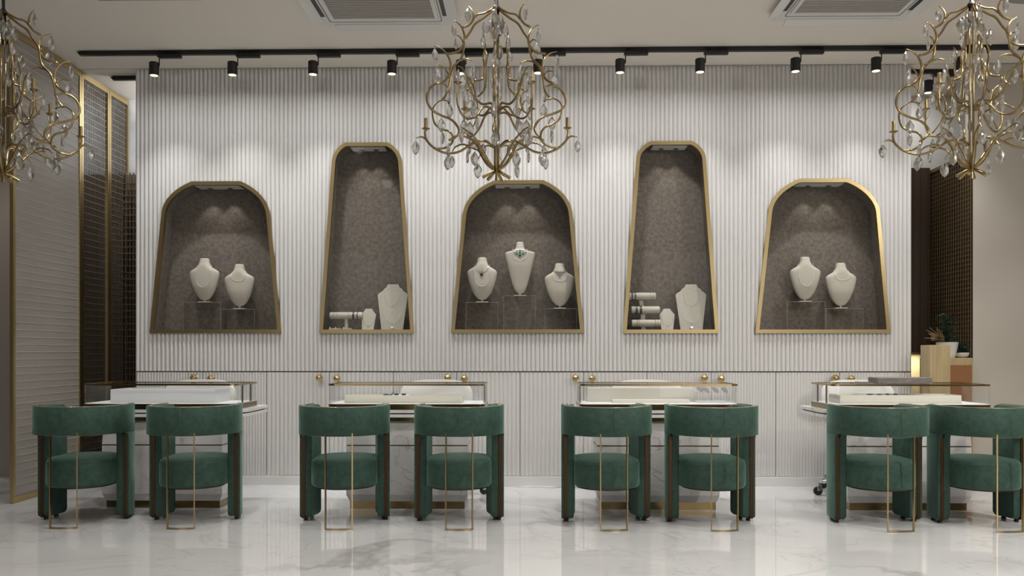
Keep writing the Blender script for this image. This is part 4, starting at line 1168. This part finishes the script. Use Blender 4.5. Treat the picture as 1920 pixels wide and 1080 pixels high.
    bm = new(); lathe(bm, [(.020, cz(18)), (.022, cz(15)), (.014, cz(11)), (.009, cz(8)), (.007, ZC-Z0C-.04), (.05, ZC-Z0C-.035), (.055, ZC-Z0C-.001)], 0, 0, 0, 20); fin('ceiling_rod', bm, 'black', t, smooth=True, angle=40)
    dm = None
    for a in range(9): rr_ = (.025, .06)[a % 2]; drops.append(Vector((rr_*math.cos(a*.7), rr_*math.sin(a*.7), cz(24+6*(a % 3)))))
    for a in range(6): drops.append(Vector((.02*math.cos(a*1.05), .02*math.sin(a*1.05), cz(80+a*36))))
    drops = drops[:99]
    for i, p in enumerate(drops):
        if dm is None:
            o = fin('crystal_drop', drop_mesh(), 'crystal', t); dm = o.data
        else:
            o = bpy.data.objects.new('crystal_drop', dm); COL.objects.link(o); o.parent = t
        o.location = p; o.rotation_euler = (0, 0, rnd.random()*PI); s = rnd.choice((1, 1.1, 1.2)); o.scale = (s, s, s)
    tag(t, label, 'chandelier', 'branching brass chandeliers')
    return t
ch = make_chandelier(0.0, 'brass branch chandelier with crystal drops in the centre')
ch.location = (WX(931, YC), YC, Z0C)
for px, rot, lb in ((6, .35, 'brass branch chandelier cut by the left picture edge'), (1821.5, -.30, 'brass branch chandelier near the right picture edge')):
    o = copy_tree(ch); o.location = (WX(px, YC), YC, Z0C); o.rotation_euler = (0, 0, rot); tag(o, lb, 'chandelier', 'branching brass chandeliers')

# ------------------------------------------------------------------ left glass screens
def screen(y0, y1, label, laminated, lat, near_post=True):
    t = thing('glass_screen', (XS, y0, 0), label, 'glass screen', 'brass framed glass screens at the left')
    L_ = y1-y0; fw = .028; z1 = ZC-.006
    bm = new()
    ring_prism(bm, [(0, 0), (L_, 0), (L_, z1), (0, z1)], [(fw, fw+.02), (L_-fw, fw+.02), (L_-fw, z1-.05), (fw, z1-.05)], -.013, .013, 'x')
    fin('brass_frame', bm, 'brass_frame', t)
    bm = new(); box(bm, .0, .003, fw, L_-fw, fw+.02, z1-.05); fin('glass_sheet', bm, 'laminate' if laminated else 'glass', t)
    bm = new(); st_v = .028; st_h = .053
    n = int((L_-2*fw)/st_v)
    for i in range(1, n): y = fw+(L_-2*fw)*i/n; box(bm, -.012, -.006, y-.0022, y+.0022, fw+.02, z1-fw)
    m_ = int((z1-2*fw)/st_h)
    for i in range(1, m_): z = fw+.02+(z1-2*fw-.02)*i/m_; box(bm, -.006, -.001, fw, L_-fw, z-.003, z+.003)
    fin('lattice', bm, lat, t)
    if laminated:
        bm = new(); m_ = int(m_)
        for i in range(1, m_): z = fw+.02+(z1-2*fw-.02)*i/m_+.02; box(bm, .004, .006, fw, L_-fw, z-.0022, z+.0022)
        fin('wire', bm, 'wire', t)
    return t
screen(6.06, 7.0, 'nearest brass framed glass screen with woven inlay, at far left', True, 'lattice_dark')
screen(7.005, 7.47, 'middle brass framed lattice screen beside the fluted wall', False, 'lattice_dark')
screen(7.475, YB-.01, 'farthest brass framed lattice screen behind the fluted wall end', False, 'lattice_dark')
# dark slatted partition behind them
t = thing('lattice_partition', (-3.80, YB-.08, 0), 'dark lattice partition against the back wall at left', 'partition')
bm = new()
for i in range(28): x = i*.034; box(bm, x, x+.012, 0, .012, 0, ZT)
for i in range(1, 46): z = i*.058; box(bm, 0, .93, -.006, 0, z, z+.008)
fin('lattice', bm, 'lattice_dark', t)
# ------------------------------------------------------------------ right passage
t = thing('lattice_screen', (XP-.01, YW+.002, 0), 'brass lattice screen in the passage behind the plants', 'lattice screen')
L_ = YB-.02-(YW+.002)
bm = new()
n = 21
for i in range(n+1): y = L_*i/n; box(bm, -.008, -.005, y-.0035, y+.0035, 0, 2.66)
for i in range(1, 70): z = i*.038; box(bm, -.005, -.002, 0, L_, z-.0028, z+.0028)
box(bm, -.014, .002, 0, L_, 2.65, 2.68)
fin('lattice', bm, 'lattice', t)
bm = new(); box(bm, -.02, .004, L_-.03, L_, 0, 2.68); fin('end_post', bm, 'brass', t)
bm = new(); box(bm, XP-.0025, XP-.0005, YW+.001, YB-.01, 0, 2.66); o = fin('dark_panel', bm, 'wood'); tag(o, 'dark wooden panel behind the brass lattice screen', 'panel')
bm = new(); x0, x1 = 3.05, XP-.03
t = thing('wall_cabinet', ((x0+x1)/2, YB-.2, 1.08), 'dark wooden wall cabinet deep in the passage', 'cabinet'); h = (x1-x0)/2
box(bm, -h, h, 0, .2, 0, 1.62, .003); fin('body', bm, 'wood', t)
bm = new()
for i in range(8): x = -h+.02+i*(2*h-.04)/7; box(bm, x-.004, x+.004, -.006, 0, .01, 1.61)
fin('door_slats', bm, 'wood', t)
area('passage_cabinet_light', (3.4, YB-.12, 1.06), (0, 0, 0), .35, .06, 2.6, (1, .82, .45))
area('passage_ceiling_light', (3.3, 7.45, ZC-.02), (0, 0, 0), .35, .35, 4.5, (1, .97, .92))
area('left_passage_fill', (-2.7, 7.55, ZC-.02), (0, math.radians(48), 0), .3, .3, 60, (.98, .99, 1))  # unseen fill added behind the fluted wall to brighten the back wall
spot('left_track_lamp', (-4.6, 6.2, ZC-.2), (-4.2, 7.4, 1.2), 30, 80, .8, (1, .93, .85), .05)
spot('plant_accent_lamp', (3.05, 6.2, 2.9), (3.35, 6.95, .95), 8, 30, .6, (1, .86, .6), .03)
# pedestal and console with plants
Yp = 6.72
a = W(1743.5, 647, Yp); b_ = W(1782, 647, Yp)
t = thing('pedestal', ((a.x+b_.x)/2, Yp, 0), 'tall gold veneer pedestal in front of the white plant pot', 'pedestal'); h = (b_.x-a.x)/2
bm = new(); box(bm, -h, h, 0, .16, .02, a.z, .003); fin('body', bm, 'goldbox', t)
bm = new(); box(bm, -h+.008, h-.008, .008, .152, 0, .02); fin('plinth', bm, 'bronze', t)
Yq = 6.76
zc = W(1800, 671.5, Yq).z
x0 = b_.x+.002; x1 = WX(1840, Yq)
x1 = XP-.015 if x1 > XP-.015 else x1
t = thing('console_cabinet', ((x0+x1)/2, Yp+.165, 0), 'low gold veneer console with copper panel, under the plants', 'console'); h = (x1-x0)/2
Xc0 = WX(1748, Yp+.165)
bm = new(); box(bm, Xc0-(x0+x1)/2, h, 0, .22, 0, zc, .003); fin('body', bm, 'goldbox', t)
bm = new(); box(bm, -h+.02, h-.01, -.004, 0, .05, zc-.055, .002); fin('copper_panel', bm, 'copper', t)
def leafy(bm, base, n, h, spread, size, seed):
    r = random.Random(seed)
    for i in range(n):
        a = r.random()*2*PI; u = r.random(); z = h*(.15+.85*u); rad = spread*(.25+.75*math.sqrt(r.random()))*(1-.25*u)
        c = Vector((rad*math.cos(a), rad*math.sin(a)*.8, z))
        tube(bm, catmull([(0, 0, 0), (c.x*.35, c.y*.35, z*.6), tuple(c)], 3), .0018, 4, .0008)
        for q in range(5):
            b2 = r.random()*2*PI; el = r.uniform(-.3, .7); d = Vector((math.cos(b2)*math.cos(el), math.sin(b2)*math.cos(el), math.sin(el)))
            sdir = d.cross(Vector((0, 0, 1))).normalized(); p0 = c; L = size*r.uniform(.7, 1.3); w_ = L*.26
            v = [bm.verts.new(p) for p in (p0, p0+d*L*.45+sdir*w_+Vector((0, 0, .003)), p0+d*L, p0+d*L*.45-sdir*w_+Vector((0, 0, .003)), p0+d*L*.5-Vector((0, 0, .003)))]
            bm.faces.new((v[0], v[1], v[4])); bm.faces.new((v[1], v[2], v[4])); bm.faces.new((v[2], v[3], v[4])); bm.faces.new((v[3], v[0], v[4]))
Y_ = Yp+.27
p = W(1776, 669, Y_)
t = thing('potted_plant', (p.x, Y_, zc), 'leafy dark green plant with dry grass in a white pot behind the pedestal', 'potted plant')
bm = new(); lathe(bm, [(.055, 0), (.068, .03), (.082, .122), (.084, .126), (.076, .126), (.070, .095), (.002, .092)], 0, 0, 0, 28); fin('pot', bm, 'pot', t, smooth=True, angle=40)
bm = new(); leafy(bm, None, 46, .25, .085, .036, 3); f = fin('foliage', bm, 'leaf', t); f.location = (.0, 0, .095)
bm = new(); r = random.Random(9)
for i in range(36):
    a_ = PI+r.uniform(-1.2, 1.2); L = r.uniform(.12, .2); el = r.uniform(.3, 1.3)
    tube(bm, [(0, 0, 0), (.4*L*math.cos(a_), .3*L*math.sin(a_), .6*L*math.sin(el)+.02), (L*math.cos(a_)*math.cos(el), .4*L*math.sin(a_), L*math.sin(el))], .0012, 4, .0025)
g = fin('dry_grass', bm, 'drygrass', t); g.location = (-.02, 0, .095)
p = W(1802, 669, Y_-.02)
t = thing('potted_plant', (min(p.x, XP-.09), Y_-.03, zc), 'small dark green plant in a shallow white bowl by the beige wall', 'potted plant')
bm = new(); lathe(bm, [(.022, 0), (.045, .012), (.058, .040), (.056, .042), (.04, .02), (.002, .018)], 0, 0, 0, 24); fin('bowl', bm, 'pot', t, smooth=True, angle=40)
bm = new(); leafy(bm, None, 42, .085, .055, .028, 4); f = fin('foliage', bm, 'leaf', t); f.location = (0, 0, .02)
